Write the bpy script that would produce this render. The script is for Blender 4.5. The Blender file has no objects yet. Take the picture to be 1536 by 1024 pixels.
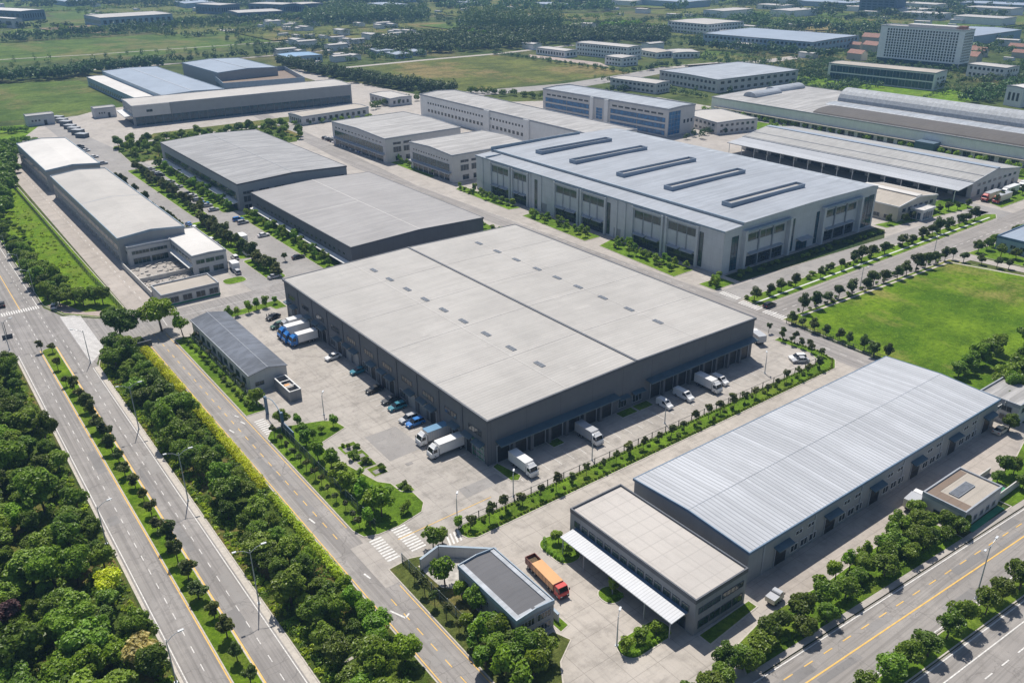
import bpy, math, random
from math import sin, cos, pi, radians, sqrt, atan2, hypot
random.seed(7)
sc = bpy.context.scene
COL = sc.collection

# ------------------------------------------------------------------ camera
FPX, PITCH, ROLL, YAW, CAMZ = 1276.43, .43880, -.01181, .638902, 100.0
from mathutils import Vector, Matrix
FW = Vector((sin(YAW)*cos(PITCH), cos(YAW)*cos(PITCH), -sin(PITCH)))
R0 = Vector((cos(YAW), -sin(YAW), 0)); U0 = R0.cross(FW)
RT = R0*cos(ROLL)+U0*sin(ROLL); UP = RT.cross(FW)
def G(px, py, z=0.0):
    """ground point (height z) that was surveyed at pixel px,py of the 1536x1024 photograph"""
    d = FW*FPX+RT*(px-768)+UP*(512-py)
    t = (z-CAMZ)/d.z
    return (d.x*t, d.y*t)
def inview(x, y, z=0, m=60):
    q = Vector((x, y, z-CAMZ)); w = q.dot(FW)
    if w < 5: return False
    px = 768+FPX*q.dot(RT)/w; py = 512-FPX*q.dot(UP)/w
    return -m < px < 1536+m and -m < py < 1024+m
cam = bpy.data.cameras.new('camera'); co = bpy.data.objects.new('camera', cam); COL.objects.link(co)
co.matrix_world = Matrix(((RT.x, UP.x, -FW.x, 0), (RT.y, UP.y, -FW.y, 0), (RT.z, UP.z, -FW.z, CAMZ), (0, 0, 0, 1)))
cam.sensor_width = 36; cam.lens = 36*FPX/1536; cam.clip_start = .5; cam.clip_end = 30000
sc.camera = co

# ------------------------------------------------------------------ materials
M = {}
class NT:
    def __init__(s, name):
        m = bpy.data.materials.new(name); m.use_nodes = True
        s.m = m; s.t = m.node_tree; s.n = s.t.nodes; s.l = s.t.links
        s.b = s.n['Principled BSDF']; s.out = s.n['Material Output']; M[name] = m
        s.tc = s.n.new('ShaderNodeTexCoord'); s.co = s.tc.outputs['Object']
    def put(s, sock, v):
        if hasattr(v, 'is_linked') or hasattr(v, 'node'): s.l.new(v, sock)
        else: sock.default_value = v
    def math(s, op, a, b=0.0):
        n = s.n.new('ShaderNodeMath'); n.operation = op; s.put(n.inputs[0], a); s.put(n.inputs[1], b); return n.outputs[0]
    def noise(s, scale, detail=4, rough=.55, vec=None, stretch=None):
        v = vec or s.co
        if stretch:
            mp = s.n.new('ShaderNodeMapping'); s.l.new(v, mp.inputs[0]); mp.inputs['Scale'].default_value = stretch; v = mp.outputs[0]
        n = s.n.new('ShaderNodeTexNoise'); s.l.new(v, n.inputs['Vector']); n.inputs['Scale'].default_value = scale
        n.inputs['Detail'].default_value = detail; n.inputs['Roughness'].default_value = rough; return n.outputs['Fac']
    def ramp(s, fac, lo, hi, a=0.0, b=1.0):
        n = s.n.new('ShaderNodeMapRange'); n.clamp = True; s.l.new(fac, n.inputs[0])
        for i, v in enumerate((lo, hi, a, b)): n.inputs[1+i].default_value = v
        return n.outputs[0]
    def mix(s, fac, a, b, mode='MIX'):
        n = s.n.new('ShaderNodeMix'); n.data_type = 'RGBA'; n.blend_type = mode
        s.put(n.inputs[0], fac)
        for k, v in ((6, a), (7, b)):
            if isinstance(v, tuple): n.inputs[k].default_value = (*v[:3], 1)
            else: s.l.new(v, n.inputs[k])
        return n.outputs[2]
    def xyz(s):
        n = s.n.new('ShaderNodeSeparateXYZ'); s.l.new(s.co, n.inputs[0]); return n.outputs
    def lines(s, axis, period, width, off=0.0):
        """1 on thin lines every period metres along an axis"""
        v = s.math('ADD', s.xyz()[axis], 5000.0+off)
        f = s.math('FRACT', s.math('DIVIDE', v, period))
        return s.math('LESS_THAN', f, width/period)
    def bump(s, h, strength=.3, dist=.05):
        n = s.n.new('ShaderNodeBump'); s.l.new(h, n.inputs['Height']); n.inputs['Strength'].default_value = strength; n.inputs['Distance'].default_value = dist
        s.l.new(n.outputs[0], s.b.inputs['Normal'])
    def done(s, col, rough=.8, metal=0.0, spec=None):
        s.put(s.b.inputs['Base Color'], (*col, 1) if isinstance(col, tuple) else col)
        s.put(s.b.inputs['Roughness'], rough); s.b.inputs['Metallic'].default_value = metal
        if spec is not None: s.b.inputs['Specular IOR Level'].default_value = spec
        return s.m
def sca(c, k): return tuple(min(1, v*k) for v in c)

def m_plain(name, c, rough=.7, var=.12, scale=.6, metal=0.0, spec=None):
    t = NT(name); f = t.ramp(t.noise(scale, 5), .3, .7)
    return t.done(t.mix(f, sca(c, 1-var), sca(c, 1+var)), rough, metal, spec)
def m_roof(name, c, rib_axis=1, rib=1.0, seam=(0, 0), var=.06, ribk=.86, rough=.75, dirt=.12, seamc=1.12, streak=0.0, ripple=0.0):
    """membrane or sheet roof: fine ribs, a few seams across, blotchy dirt and run-off streaks"""
    t = NT(name)
    f = t.ramp(t.noise(.045, 8, .66), .40, .60)
    col = t.mix(f, sca(c, 1-var), sca(c, 1+var))
    st = (1, .06, 1) if rib_axis == 1 else (.06, 1, 1)
    st2 = (.04, 1, 1) if rib_axis == 1 else (1, .04, 1)
    d = t.ramp(t.noise(.9, 5, .65, stretch=st2), .49, .68, 0, dirt+streak)
    col = t.mix(d, col, sca(c, .6))
    d2 = t.ramp(t.noise(.22, 8, .74), .5, .64, 0, dirt*1.2)
    col = t.mix(d2, col, sca(c, .7))
    if ripple:   # long wavering bands of darker and lighter colour across the fall of the roof
        wv = t.noise(1.0, 6, .62, stretch=(.045, .55, 1) if rib_axis == 1 else (.55, .045, 1))
        col = t.mix(t.ramp(wv, .46, .60, 0, ripple), col, sca(c, .58)); col = t.mix(t.ramp(wv, .36, .46, ripple, 0), col, sca(c, 1.3))
    if streak:   # alternating lighter and duller sheets
        v = t.math('FLOOR', t.math('DIVIDE', t.math('ADD', t.xyz()[rib_axis], 500.0), rib*1.0))
        wn = t.n.new('ShaderNodeTexWhiteNoise'); wn.noise_dimensions = '1D'; t.l.new(v, wn.inputs['W'])
        col = t.mix(t.ramp(wn.outputs['Value'], .2, 1, 0, streak*1.7), col, sca(c, .52))
    col = t.mix(t.math('MULTIPLY', t.lines(rib_axis, rib, min(.2, .18*max(rib, .8))), 1-ribk), col, sca(c, .35))
    for ax, per in enumerate(seam):
        if per: col = t.mix(t.math('MULTIPLY', t.lines(ax, per, .22, 3.1), .55), col, sca(c, seamc))
    b = t.math('ADD', t.noise(.5, 3, stretch=st2), t.math('MULTIPLY', t.lines(rib_axis, rib, .2*rib), .6))
    t.bump(b, .35, .06)
    return t.done(col, rough, 0, .3)
def m_wall(name, c, panel=(0, 0), rough=.75, var=.07, line=.7, rib=0):
    t = NT(name); f = t.ramp(t.noise(.3, 6, .6), .3, .7)
    col = t.mix(f, sca(c, 1-var), sca(c, 1+var))
    st = t.ramp(t.noise(1.2, 4, .6, stretch=(1, 1, .08)), .5, .8, 0, .22)
    col = t.mix(st, col, sca(c, .62))
    if panel[0]:
        l = t.math('MAXIMUM', t.lines(0, panel[0], .09), t.lines(1, panel[0], .09))
        if panel[1]: l = t.math('MAXIMUM', l, t.lines(2, panel[1], .07))
        col = t.mix(t.math('MULTIPLY', l, 1-line), col, sca(c, .3))
    return t.done(col, rough, 0, .35)
def m_asphalt(name, c, tracks=None, rough=.9):
    t = NT(name)
    f = t.ramp(t.noise(.06, 7, .65), .3, .7); col = t.mix(f, sca(c, .86), sca(c, 1.12))
    g = t.ramp(t.noise(9, 3, .6), .3, .7, 0, .3); col = t.mix(g, col, sca(c, .8))
    if tracks is not None:   # worn wheel paths along the axis given
        st = (1.1, .012, 1) if tracks == 1 else (.012, 1.1, 1)
        col = t.mix(t.ramp(t.noise(1, 4, .6, stretch=st), .49, .60, 0, .6), col, sca(c, .62))
        col = t.mix(t.ramp(t.noise(2.3, 3, .5, stretch=st), .53, .62, 0, .35), col, sca(c, .5))
    col = t.mix(t.ramp(t.noise(.12, 6, .7), .54, .60, 0, .22), col, sca(c, 1.3))      # pale worn areas
    col = t.mix(t.ramp(t.noise(.45, 8, .76), .53, .64, 0, .5), col, sca(c, .6))         # oil and damp stains
    if tracks is not None:
        f2 = t.math('FLOOR', t.math('DIVIDE', t.math('ADD', t.xyz()[tracks], 900.0), 17.0)); wn = t.n.new('ShaderNodeTexWhiteNoise'); wn.noise_dimensions = '1D'; t.l.new(f2, wn.inputs['W'])
        col = t.mix(t.ramp(wn.outputs['Value'], 0, 1, 0, .16), col, sca(c, .7)); col = t.mix(t.math('MULTIPLY', t.lines(tracks, 17.0, .12), .5), col, sca(c, .5))
    cr = t.n.new('ShaderNodeTexVoronoi'); cr.feature = 'DISTANCE_TO_EDGE'; cr.inputs['Scale'].default_value = .07
    w = t.n.new('ShaderNodeMix'); w.data_type = 'VECTOR'; w.inputs[0].default_value = .06
    nz = t.n.new('ShaderNodeTexNoise'); t.l.new(t.co, nz.inputs['Vector']); nz.inputs['Scale'].default_value = .3; nz.inputs['Detail'].default_value = 5
    v2 = t.n.new('ShaderNodeVectorMath'); v2.operation = 'MULTIPLY_ADD'; t.l.new(nz.outputs['Color'], v2.inputs[0]); v2.inputs[1].default_value = (6, 6, 0); t.l.new(t.co, v2.inputs[2])
    t.l.new(v2.outputs[0], cr.inputs['Vector'])
    col = t.mix(t.ramp(cr.outputs['Distance'], .0, .007, .6, 0), col, sca(c, .45))
    return t.done(col, rough, 0, .25)
def m_concrete(name, c, slab=5.0, rough=.85, stain=.5, line=.35):
    t = NT(name)
    f = t.ramp(t.noise(.05, 7, .65), .28, .72); col = t.mix(f, sca(c, .82), sca(c, 1.12))
    v = t.math('ADD', t.math('FLOOR', t.math('DIVIDE', t.math('ADD', t.xyz()[0], 900.0), slab)), t.math('MULTIPLY', t.math('FLOOR', t.math('DIVIDE', t.math('ADD', t.xyz()[1], 900.0), slab)), 37.3))
    wn = t.n.new('ShaderNodeTexWhiteNoise'); wn.noise_dimensions = '1D'; t.l.new(v, wn.inputs['W'])
    col = t.mix(t.ramp(wn.outputs['Value'], 0, 1, 0, .3), col, sca(c, .72))
    s = t.ramp(t.noise(.22, 9, .76), .49, .62, 0, stain); col = t.mix(s, col, sca(c, .55))
    s2 = t.ramp(t.noise(.9, 6, .7, stretch=(.12, 1, 1)), .53, .66, 0, stain*.6); col = t.mix(s2, col, sca(c, .5))
    s3 = t.ramp(t.noise(.9, 6, .7, stretch=(1, .12, 1)), .53, .66, 0, stain*.6); col = t.mix(s3, col, sca(c, .55))
    g = t.ramp(t.noise(5, 4, .6), .3, .7, 0, .2); col = t.mix(g, col, sca(c, .8))
    l = t.math('MAXIMUM', t.lines(0, slab, .11), t.lines(1, slab, .11))
    col = t.mix(t.math('MULTIPLY', l, line), col, sca(c, .4))
    return t.done(col, rough, 0, .25)
def m_grass(name, c1, c2, c3, s=.05, dry=.25, fine=1.0):
    t = NT(name)
    col = t.mix(t.ramp(t.noise(s, 9, .7), .40, .60), sca(c1, .85), sca(c2, 1.1))
    col = t.mix(t.ramp(t.noise(s*.6, 8, .68, stretch=(1, .55, 1)), .50, .59, 0, min(1, dry*2.6)), col, c3)
    col = t.mix(t.ramp(t.noise(s*2.3, 8, .72, stretch=(.6, 1, 1)), .50, .60, 0, .65), col, sca(c1, .58))
    col = t.mix(t.ramp(t.noise(s*9, 7, .72), .5, .66, 0, .6), col, sca(c1, .5))
    col = t.mix(t.ramp(t.noise(1.3*fine, 6, .78), .46, .62, 0, .6), col, sca(c1, .5))
    col = t.mix(t.ramp(t.noise(2.6*fine, 4, .7), .54, .64, 0, .45), col, sca(c2, 1.5))
    t.bump(t.noise(1.6*fine, 5, .8), 1.0, .6)
    return t.done(col, .95, 0, .1)
def m_leaf(name, c, hue=.03, val=.35, trans=.35):
    t = NT(name); oi = t.n.new('ShaderNodeObjectInfo')
    f = t.ramp(t.noise(.55, 3, .6), .35, .65); col = t.mix(f, sca(c, .6), tuple(sca(c, 1.45)))
    col = t.mix(t.ramp(t.noise(4.0, 2), .45, .7, 0, .5), col, (c[0]*1.9, c[1]*1.55, c[2]*.9))
    h = t.n.new('ShaderNodeHueSaturation'); t.l.new(col, h.inputs['Color'])
    t.l.new(t.ramp(oi.outputs['Random'], 0, 1, .5-hue, .5+hue), h.inputs['Hue'])
    r2 = t.math('FRACT', t.math('MULTIPLY', oi.outputs['Random'], 7.31))
    t.l.new(t.ramp(r2, 0, 1, 1-val, 1+val), h.inputs['Value'])
    d = t.n.new('ShaderNodeBsdfDiffuse'); tr = t.n.new('ShaderNodeBsdfTranslucent'); mx = t.n.new('ShaderNodeMixShader'); mx.inputs[0].default_value = trans
    t.l.new(h.outputs[0], d.inputs[0]); t.l.new(h.outputs[0], tr.inputs[0]); t.l.new(d.outputs[0], mx.inputs[1]); t.l.new(tr.outputs[0], mx.inputs[2])
    gl = t.n.new('ShaderNodeBsdfGlossy'); gl.inputs['Roughness'].default_value = .45; gl.inputs['Color'].default_value = (.8, .8, .8, 1)
    m2 = t.n.new('ShaderNodeMixShader'); m2.inputs[0].default_value = .03; t.l.new(mx.outputs[0], m2.inputs[1]); t.l.new(gl.outputs[0], m2.inputs[2])
    t.l.new(m2.outputs[0], t.out.inputs[0]); return t.m
def m_glass(name, c, rough=.12):
    t = NT(name); f = t.noise(.5, 3); col = t.mix(t.ramp(f, .35, .65), sca(c, .6), sca(c, 1.5))
    return t.done(col, rough, 0, .6)

# surfaces
m_grass('ground', (.052, .085, .022), (.105, .130, .036), (.16, .14, .065), .02, .35, .3)
m_grass('lawn', (0.113, 0.210, 0.019), (0.186, 0.315, 0.024), (0.261, 0.274, 0.053), .12, .15)
m_grass('lawn_dull', (0.108, 0.140, 0.037), (0.148, 0.175, 0.042), (0.260, 0.210, 0.079), .2, .3)
m_grass('bright_grass', (.115, .225, .012), (.20, .31, .018), (.21, .23, .05), .18, .2)
m_grass('meadow', (.085, .180, .010), (.170, .270, .016), (.30, .27, .08), .05, .34, .7)
m_grass('field', (.070, .125, .024), (.125, .175, .036), (.20, .17, .07), .022, .3, .4)
m_grass('field_olive', (.090, .115, .030), (.150, .165, .040), (.27, .20, .09), .03, .36, .4)
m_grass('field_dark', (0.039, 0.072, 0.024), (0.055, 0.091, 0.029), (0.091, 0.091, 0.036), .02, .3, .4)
m_grass('forest_floor', (0.082, 0.126, 0.024), (0.126, 0.180, 0.029), (0.288, 0.198, 0.079), .12, .35)
m_grass('bare_soil', (.22, .16, .10), (.30, .24, .16), (.12, .11, .05), .05, .3)
m_asphalt('asphalt', (.30, .282, .268), 1); m_asphalt('asphalt_cross', (.305, .284, .266), 0); m_asphalt('asphalt_worn', (.31, .29, .275), 1)
m_asphalt('asphalt_plain', (.30, .285, .272)); m_asphalt('asphalt_mend', (.255, .243, .235)); m_asphalt('asphalt_dark', (.225, .216, .21)); m_concrete('yard', (.425, .392, .355), 6.0, line=.4, stain=.75)
m_concrete('concrete_road', (.445, .405, .36), 5.2, line=.5, stain=.6); m_concrete('concrete_dull', (.42, .375, .335), 4.5, line=.4, stain=.5)  # the second concrete is a slightly darker tone than the road slabs
m_concrete('pale_concrete', (.425, .39, .355), 4.0, line=.3); m_concrete('pink_paving', (.40, .33, .29), 2.0, line=.3)
m_plain('kerb', (.46, .42, .37), .85, .15, 1.5); m_plain('white_paint', (.60, .585, .56), .7, .25, 2.5); m_plain('yellow_paint', (.68, .42, .10), .7, .15, 1.2)
m_plain('hatch_white', (.74, .72, .70), .75, .12, .8); m_plain('orange_kerb', (.55, .32, .16), .8, .2, 1)
# roofs
m_roof('roof_main', (.405, .389, .368), 1, 1.05, (0, 0), ribk=.78, dirt=.2, var=.07, ripple=.10)
m_roof('roof_patch', (.43, .412, .39), 1, 1.05, (0, 0), ribk=.76, dirt=.3)
m_roof('roof_wh_dark', (.315, .305, .302), 1, 1.6, (0, 0), ribk=.8, dirt=.15, ripple=.2)
m_roof('roof_wh_grey', (.31, .31, .316), 1, 1.6, (0, 0), ribk=.65, dirt=.25, ripple=.5)
m_roof('roof_cream', (.43, .41, .385), 1, 2.0, (0, 0), ribk=.85, dirt=.2)
m_roof('roof_pale_grey', (.36, .355, .345), 1, 2.0, (0, 0), ribk=.8, dirt=.25, ripple=.2)
m_roof('roof_white', (.58, .56, .535), 1, 2.0, (0, 0), ribk=.9, dirt=.16)
m_roof('roof_sheet', (.46, .478, .51), 0, .95, (0, 0), ribk=.30, streak=.22, dirt=.16)
m_roof('roof_panels', (.455, .425, .395), 0, 3.0, (0, 2.9), ribk=.82, seamc=.78, dirt=.22)
m_roof('roof_slate', (.125, .14, .17), 1, 1.0, (0, 0), ribk=.8, var=.25, dirt=.5, ripple=.4)
m_roof('roof_charcoal', (.12, .12, .128), 1, 1.0, (0, 0), ribk=.93, dirt=.25)
m_roof('roof_factory', (.31, .335, .375), 1, 2.4, (0, 0), ribk=.72, dirt=.2, rough=.6, ripple=.25)
m_roof('roof_office', (.37, .362, .355), 1, 1.7, (0, 0), ribk=.7, dirt=.3, ripple=.6)
m_roof('roof_silver', (.36, .385, .42), 1, 2.6, (0, 0), ribk=.8, rough=.45, dirt=.2, ripple=.5)
m_roof('roof_barrel', (.34, .36, .385), 1, 2.4, (0, 0), ribk=.8, rough=.62, dirt=.3, ripple=.4)
m_roof('roof_brown_barrel', (.105, .095, .088), 1, 2.2, (0, 0), ribk=.75, dirt=.35)
m_roof('roof_blue_grey', (.27, .32, .39), 1, 3, (0, 0), ribk=.9, dirt=.12)
m_roof('roof_blue', (.20, .32, .46), 1, 2, (0, 0), ribk=.8)
m_roof('roof_brown', (.20, .15, .115), 1, 2, (0, 0), ribk=.8)
m_roof('roof_beige', (.40, .36, .31), 1, 2.0, (0, 0), ribk=.85, dirt=.3)
m_plain('roof_red', (.27, .135, .10), .8, .2, .5)
m_roof('canopy_white', (.60, .61, .63), 1, .6, (0, 0), ribk=.7)
m_plain('canopy_teal', (.06, .105, .135), .5, .15, .5)
# walls
m_wall('wall_charcoal', (.125, .131, .144), (9.4, 0), line=.45); m_wall('wall_dark', (.115, .124, .14), (6, 0), line=.6)
m_wall('wall_grey', (.36, .37, .38), (4, 3.0)); m_wall('wall_concrete', (.52, .535, .55), (4.6, 2.4), line=.75); m_wall('wall_midgrey', (.25, .255, .265), (3.2, 0))
m_wall('wall_pale', (.52, .51, .50), (6, 3.2), line=.85); m_wall('wall_white', (.70, .70, .69), (6, 3.4), line=.9); m_wall('wall_cream', (.52, .49, .42), (5, 0), line=.85)
m_wall('wall_pale_blue', (.30, .39, .47), (6, 0), line=.85); m_wall('wall_glassblue', (.10, .15, .20), (3, 3), line=.6); m_wall('wall_tile', (.50, .50, .505), (3, 3), line=.9)
m_plain('trim_dark', (.065, .075, .095), .55, .15); m_plain('trim_blue', (.10, .17, .26), .5, .15); m_plain('trim_grey', (.30, .32, .35), .6, .12); m_plain('trim_white', (.62, .62, .61), .6, .08)
m_plain('trim_steel', (.22, .29, .36), .45, .12)
m_glass('glass', (.022, .03, .036)); m_glass('glass_blue', (.018, .12, .27), .25); m_glass('glass_green', (.03, .055, .05)); m_glass('glass_teal', (.018, .06, .085))
m_plain('door_dark', (.022, .024, .028), .5, .2); m_plain('door_grey', (.26, .27, .28), .6, .1); m_plain('door_white', (.5, .5, .5), .6, .1); m_plain('frame_white', (.60, .60, .59), .6, .06)
# vehicles and bits
for n, c in dict(white=(.72, .72, .72), silver=(.42, .43, .45), black=(.018, .018, .02), dark=(.05, .055, .065), blue=(.02, .17, .50), teal=(.03, .20, .27), red=(.50, .03, .025), orange=(.62, .31, .12), maroon=(.19, .055, .04), skyblue=(.13, .27, .42), green=(.03, .09, .06), yellow=(.65, .45, .03), cream=(.62, .57, .47)).items():
    m_plain('paint_'+n, c, .32, .05, .4, 0, .5)
m_glass('car_glass', (.012, .015, .018), .08); m_plain('tyre', (.02, .02, .02), .9); m_plain('rim', (.35, .35, .36), .4, .1, 3, .6); m_plain('lamp_lens', (.8, .8, .75), .2); m_plain('tail_lens', (.4, .02, .02), .3); m_plain('chassis', (.03, .03, .033), .8)
m_plain('steel', (.42, .45, .48), .45, .08, .6, .3); m_plain('lamp_housing', (.6, .62, .64), .4, .05); m_plain('fence_green', (.028, .055, .05), .6, .1); m_plain('fence_dark', (.04, .045, .05), .6, .1); m_plain('plaster', (.50, .48, .45), .85, .15, .8)
m_plain('bark', (.10, .075, .055), .95, .25, 3); m_plain('rubble', (.38, .36, .33), .9, .35, .9); m_plain('net_green', (.03, .20, .10), .8, .2, .4); m_wall('wall_bright', (.88, .88, .87), (0, 0)); m_plain('solar', (.14, .15, .165), .25, .2, 1.5)
m_leaf('leaf_forest', (.128, .210, .017), .016, .38); m_leaf('leaf_dark', (.07, .112, .02), .02, .25); m_leaf('leaf_fresh', (.165, .285, .014), .02, .22); m_leaf('leaf_light', (.30, .42, .018), .015, .2)
m_leaf('leaf_yellow', (.50, .57, .012), .01, .15); m_leaf('leaf_bloom', (.50, .46, .16), .01, .1); m_leaf('leaf_median', (.10, .135, .028), .03, .3); m_leaf('leaf_far', (.068, .125, .036), .02, .3, .2); m_leaf('leaf_purple', (.10, .05, .055), .01, .1)

# ------------------------------------------------------------------ mesh builder
class MB:
    def __init__(s): s.v = []; s.f = []; s.mi = []; s.k = 0
    def add(s, vs, fs):
        o = len(s.v); s.v += vs; s.f += [tuple(i+o for i in f) for f in fs]; s.mi += [s.k]*len(fs); return s
    def quad(s, a, b, c, d): return s.add([a, b, c, d], [(0, 1, 2, 3)])
    def box(s, x0, y0, z0, x1, y1, z1):
        if x0 > x1: x0, x1 = x1, x0
        if y0 > y1: y0, y1 = y1, y0
        return s.add([(x0, y0, z0), (x1, y0, z0), (x1, y1, z0), (x0, y1, z0), (x0, y0, z1), (x1, y0, z1), (x1, y1, z1), (x0, y1, z1)],
                     [(0, 3, 2, 1), (4, 5, 6, 7), (0, 1, 5, 4), (1, 2, 6, 5), (2, 3, 7, 6), (3, 0, 4, 7)])
    def prism(s, poly, z0, z1):
        n = len(poly); a = sum(poly[i][0]*poly[(i+1) % n][1]-poly[(i+1) % n][0]*poly[i][1] for i in range(n))
        if a < 0: poly = poly[::-1]
        return s.add([(x, y, z0) for x, y in poly]+[(x, y, z1) for x, y in poly],
                     [tuple(range(n))[::-1], tuple(range(n, 2*n))]+[(i, (i+1) % n, n+(i+1) % n, n+i) for i in range(n)])
    def tube(s, pts, rs, n=6):
        o = len(s.v)
        for i, p in enumerate(pts):
            q = Vector(pts[min(i+1, len(pts)-1)])-Vector(pts[max(i-1, 0)]); q.normalize()
            a = q.orthogonal().normalized(); b = q.cross(a)
            for k in range(n):
                w = Vector(p)+(a*cos(2*pi*k/n)+b*sin(2*pi*k/n))*rs[i]; s.v.append(tuple(w))
        for i in range(len(pts)-1):
            for k in range(n):
                s.f.append((o+i*n+k, o+i*n+(k+1) % n, o+(i+1)*n+(k+1) % n, o+(i+1)*n+k)); s.mi.append(s.k)
        s.f.append(tuple(o+k for k in range(n))[::-1]); s.f.append(tuple(o+(len(pts)-1)*n+k for k in range(n))); s.mi += [s.k]*2
        return s
    def mesh(s, name, mats):
        me = bpy.data.meshes.new(name); me.from_pydata(s.v, [], s.f)
        for m in ([mats] if isinstance(mats, str) else mats): me.materials.append(M[m])
        if any(s.mi): me.polygons.foreach_set('material_index', s.mi)
        me.update(); return me
    def build(s, name, mats, parent=None, smooth=False):
        me = s.mesh(name, mats)
        if smooth: me.polygons.foreach_set('use_smooth', [True]*len(me.polygons))
        return link(name, me, parent)
def link(name, me, parent=None):
    o = bpy.data.objects.new(name, me); COL.objects.link(o)
    if parent: o.parent = parent
    return o
def tag(o, label, cat=None, group=None, kind=None):
    o['label'] = label
    if cat: o['category'] = cat
    if group: o['group'] = group
    if kind: o['kind'] = kind
    return o
def thing(name, label, cat, x, y, z=0, rot=0, group=None):
    o = bpy.data.objects.new(name, None); COL.objects.link(o); o.location = (x, y, z); o.rotation_euler = (0, 0, rot); o.empty_display_size = .5
    return tag(o, label, cat, group)
def copy_tree(src, loc, rot, label, group=None, scale=1):
    c = src.copy(); COL.objects.link(c); c.location = loc; c.rotation_euler = (0, 0, rot); c.scale = (scale,)*3; c['label'] = label
    if group: c['group'] = group
    for ch in src.children:
        d = ch.copy(); COL.objects.link(d); d.parent = c
        for g in ch.children:
            e = g.copy(); COL.objects.link(e); e.parent = d
    return c

# ------------------------------------------------------------------ setting: sheets on the ground
def struct(name, mb, mat, label, cat=None):
    o = mb.build(name, mat); tag(o, label, cat or name.replace('_', ' '), None, 'structure'); return o
def sheet(name, poly, z, mat, label):
    n = len(poly); a = sum(poly[i][0]*poly[(i+1) % n][1]-poly[(i+1) % n][0]*poly[i][1] for i in range(n))
    if a < 0: poly = poly[::-1]
    mb = MB(); mb.add([(x, y, z) for x, y in poly], [tuple(range(n))]); return struct(name, mb, mat, label)
def offset(poly, d):
    n = len(poly); a = sum(poly[i][0]*poly[(i+1) % n][1]-poly[(i+1) % n][0]*poly[i][1] for i in range(n)); sg = 1 if a > 0 else -1
    out = []
    for i in range(n):
        p, q, r = Vector(poly[i-1]), Vector(poly[i]), Vector(poly[(i+1) % n])
        e1 = (q-p).normalized(); e2 = (r-q).normalized()
        n1 = Vector((e1.y, -e1.x))*sg; n2 = Vector((e2.y, -e2.x))*sg
        b = n1+n2; k = max(.35, b.length_squared/2); b = b/k
        out.append((q.x+b.x*d, q.y+b.y*d))
    return out
def rrect(x0, y0, x1, y1, r=1.0, n=5):
    r = min(r, abs(x1-x0)/2-.01, abs(y1-y0)/2-.01); out = []
    for cx, cy, a0 in ((x1-r, y1-r, 0), (x0+r, y1-r, pi/2), (x0+r, y0+r, pi), (x1-r, y0+r, 1.5*pi)):
        for k in range(n+1): a = a0+pi/2*k/n; out.append((cx+r*cos(a), cy+r*sin(a)))
    return out
def bed(poly, label, mat='lawn', kerb='kerb', h=.13, kw=.22):
    """planted bed: raised kerb ring and grass inside"""
    o = MB(); o.prism(poly, -.05, h+.02); struct('lawn', o, mat, label)
    n = len(poly); k = MB(); out = offset(poly, kw)
    k.add([(x, y, 0) for x, y in out]+[(x, y, h) for x, y in out]+[(x, y, h) for x, y in poly], [(i, (i+1) % n, n+(i+1) % n, n+i) for i in range(n)]+[(n+i, n+(i+1) % n, 2*n+(i+1) % n, 2*n+i) for i in range(n)])
    a = sum(out[i][0]*out[(i+1) % n][1]-out[(i+1) % n][0]*out[i][1] for i in range(n))
    struct('kerb', k, kerb, 'kerb round the '+label)
def strips(name, rects, z, mat, label):
    mb = MB()
    for x0, y0, x1, y1 in rects: mb.quad((x0, y0, z), (x1, y0, z), (x1, y1, z), (x0, y1, z))
    return struct(name, mb, mat, label)
def dashes(x, y0, y1, on, per, w=.16):
    out = []; y = y0
    while y < y1: out.append((x-w/2, y, x+w/2, min(y+on, y1))); y += per
    return out
def lines_poly(name, segs, w, z, mat, label):
    mb = MB()
    for (xa, ya), (xb, yb) in segs:
        d = Vector((xb-xa, yb-ya)).normalized(); n = (-d.y*w/2, d.x*w/2)
        mb.quad((xa-n[0], ya-n[1], z), (xb-n[0], yb-n[1], z), (xb+n[0], yb+n[1], z), (xa+n[0], ya+n[1], z))
    return struct(name, mb, mat, label)

g = MB(); N = 24
for i in range(N):
    for j in range(N):
        x0, x1 = -3000+9000*i/N, -3000+9000*(i+1)/N; y0, y1 = -800+9000*j/N, -800+9000*(j+1)/N
        g.quad((x0, y0, 0), (x1, y0, 0), (x1, y1, 0), (x0, y1, 0))
struct('ground', g, 'ground', 'green countryside reaching to the horizon')

Z1, Z2, Z3, Z4 = .03, .045, .06, .075
# paved estate
sheet('pavement', [(53, 30), (86, 30), (86, 54), (176, 57.5), (192, 64), (196, 131), (210, 130.5), (450, 118), (450, 430), (330, 500), (320, 640), (130, 640), (84, 600), (50, 520), (53, 262)], Z1, 'pale_concrete', 'pale concrete paving of the whole estate')
sheet('yard', [(54, 106.9), (70, 106.9), (186, 106.9), (186, 246), (69, 246), (58, 180), (53, 160)], Z2, 'yard', 'grey concrete yard round the largest warehouse')
sheet('concrete_road', [(53.2, 100), (60, 30), (84, 30), (85, 55), (96, 62), (186, 64), (186, 108), (53.2, 108)], Z3, 'concrete_road', 'beige concrete road and apron in front of the ribbed warehouse')
sheet('forecourt', [(99.5, 57), (178, 59.0), (190, 64), (186, 68.5), (99.5, 68.5)], Z4, 'concrete_dull', 'concrete forecourt below the long front of the ribbed warehouse')
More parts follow.
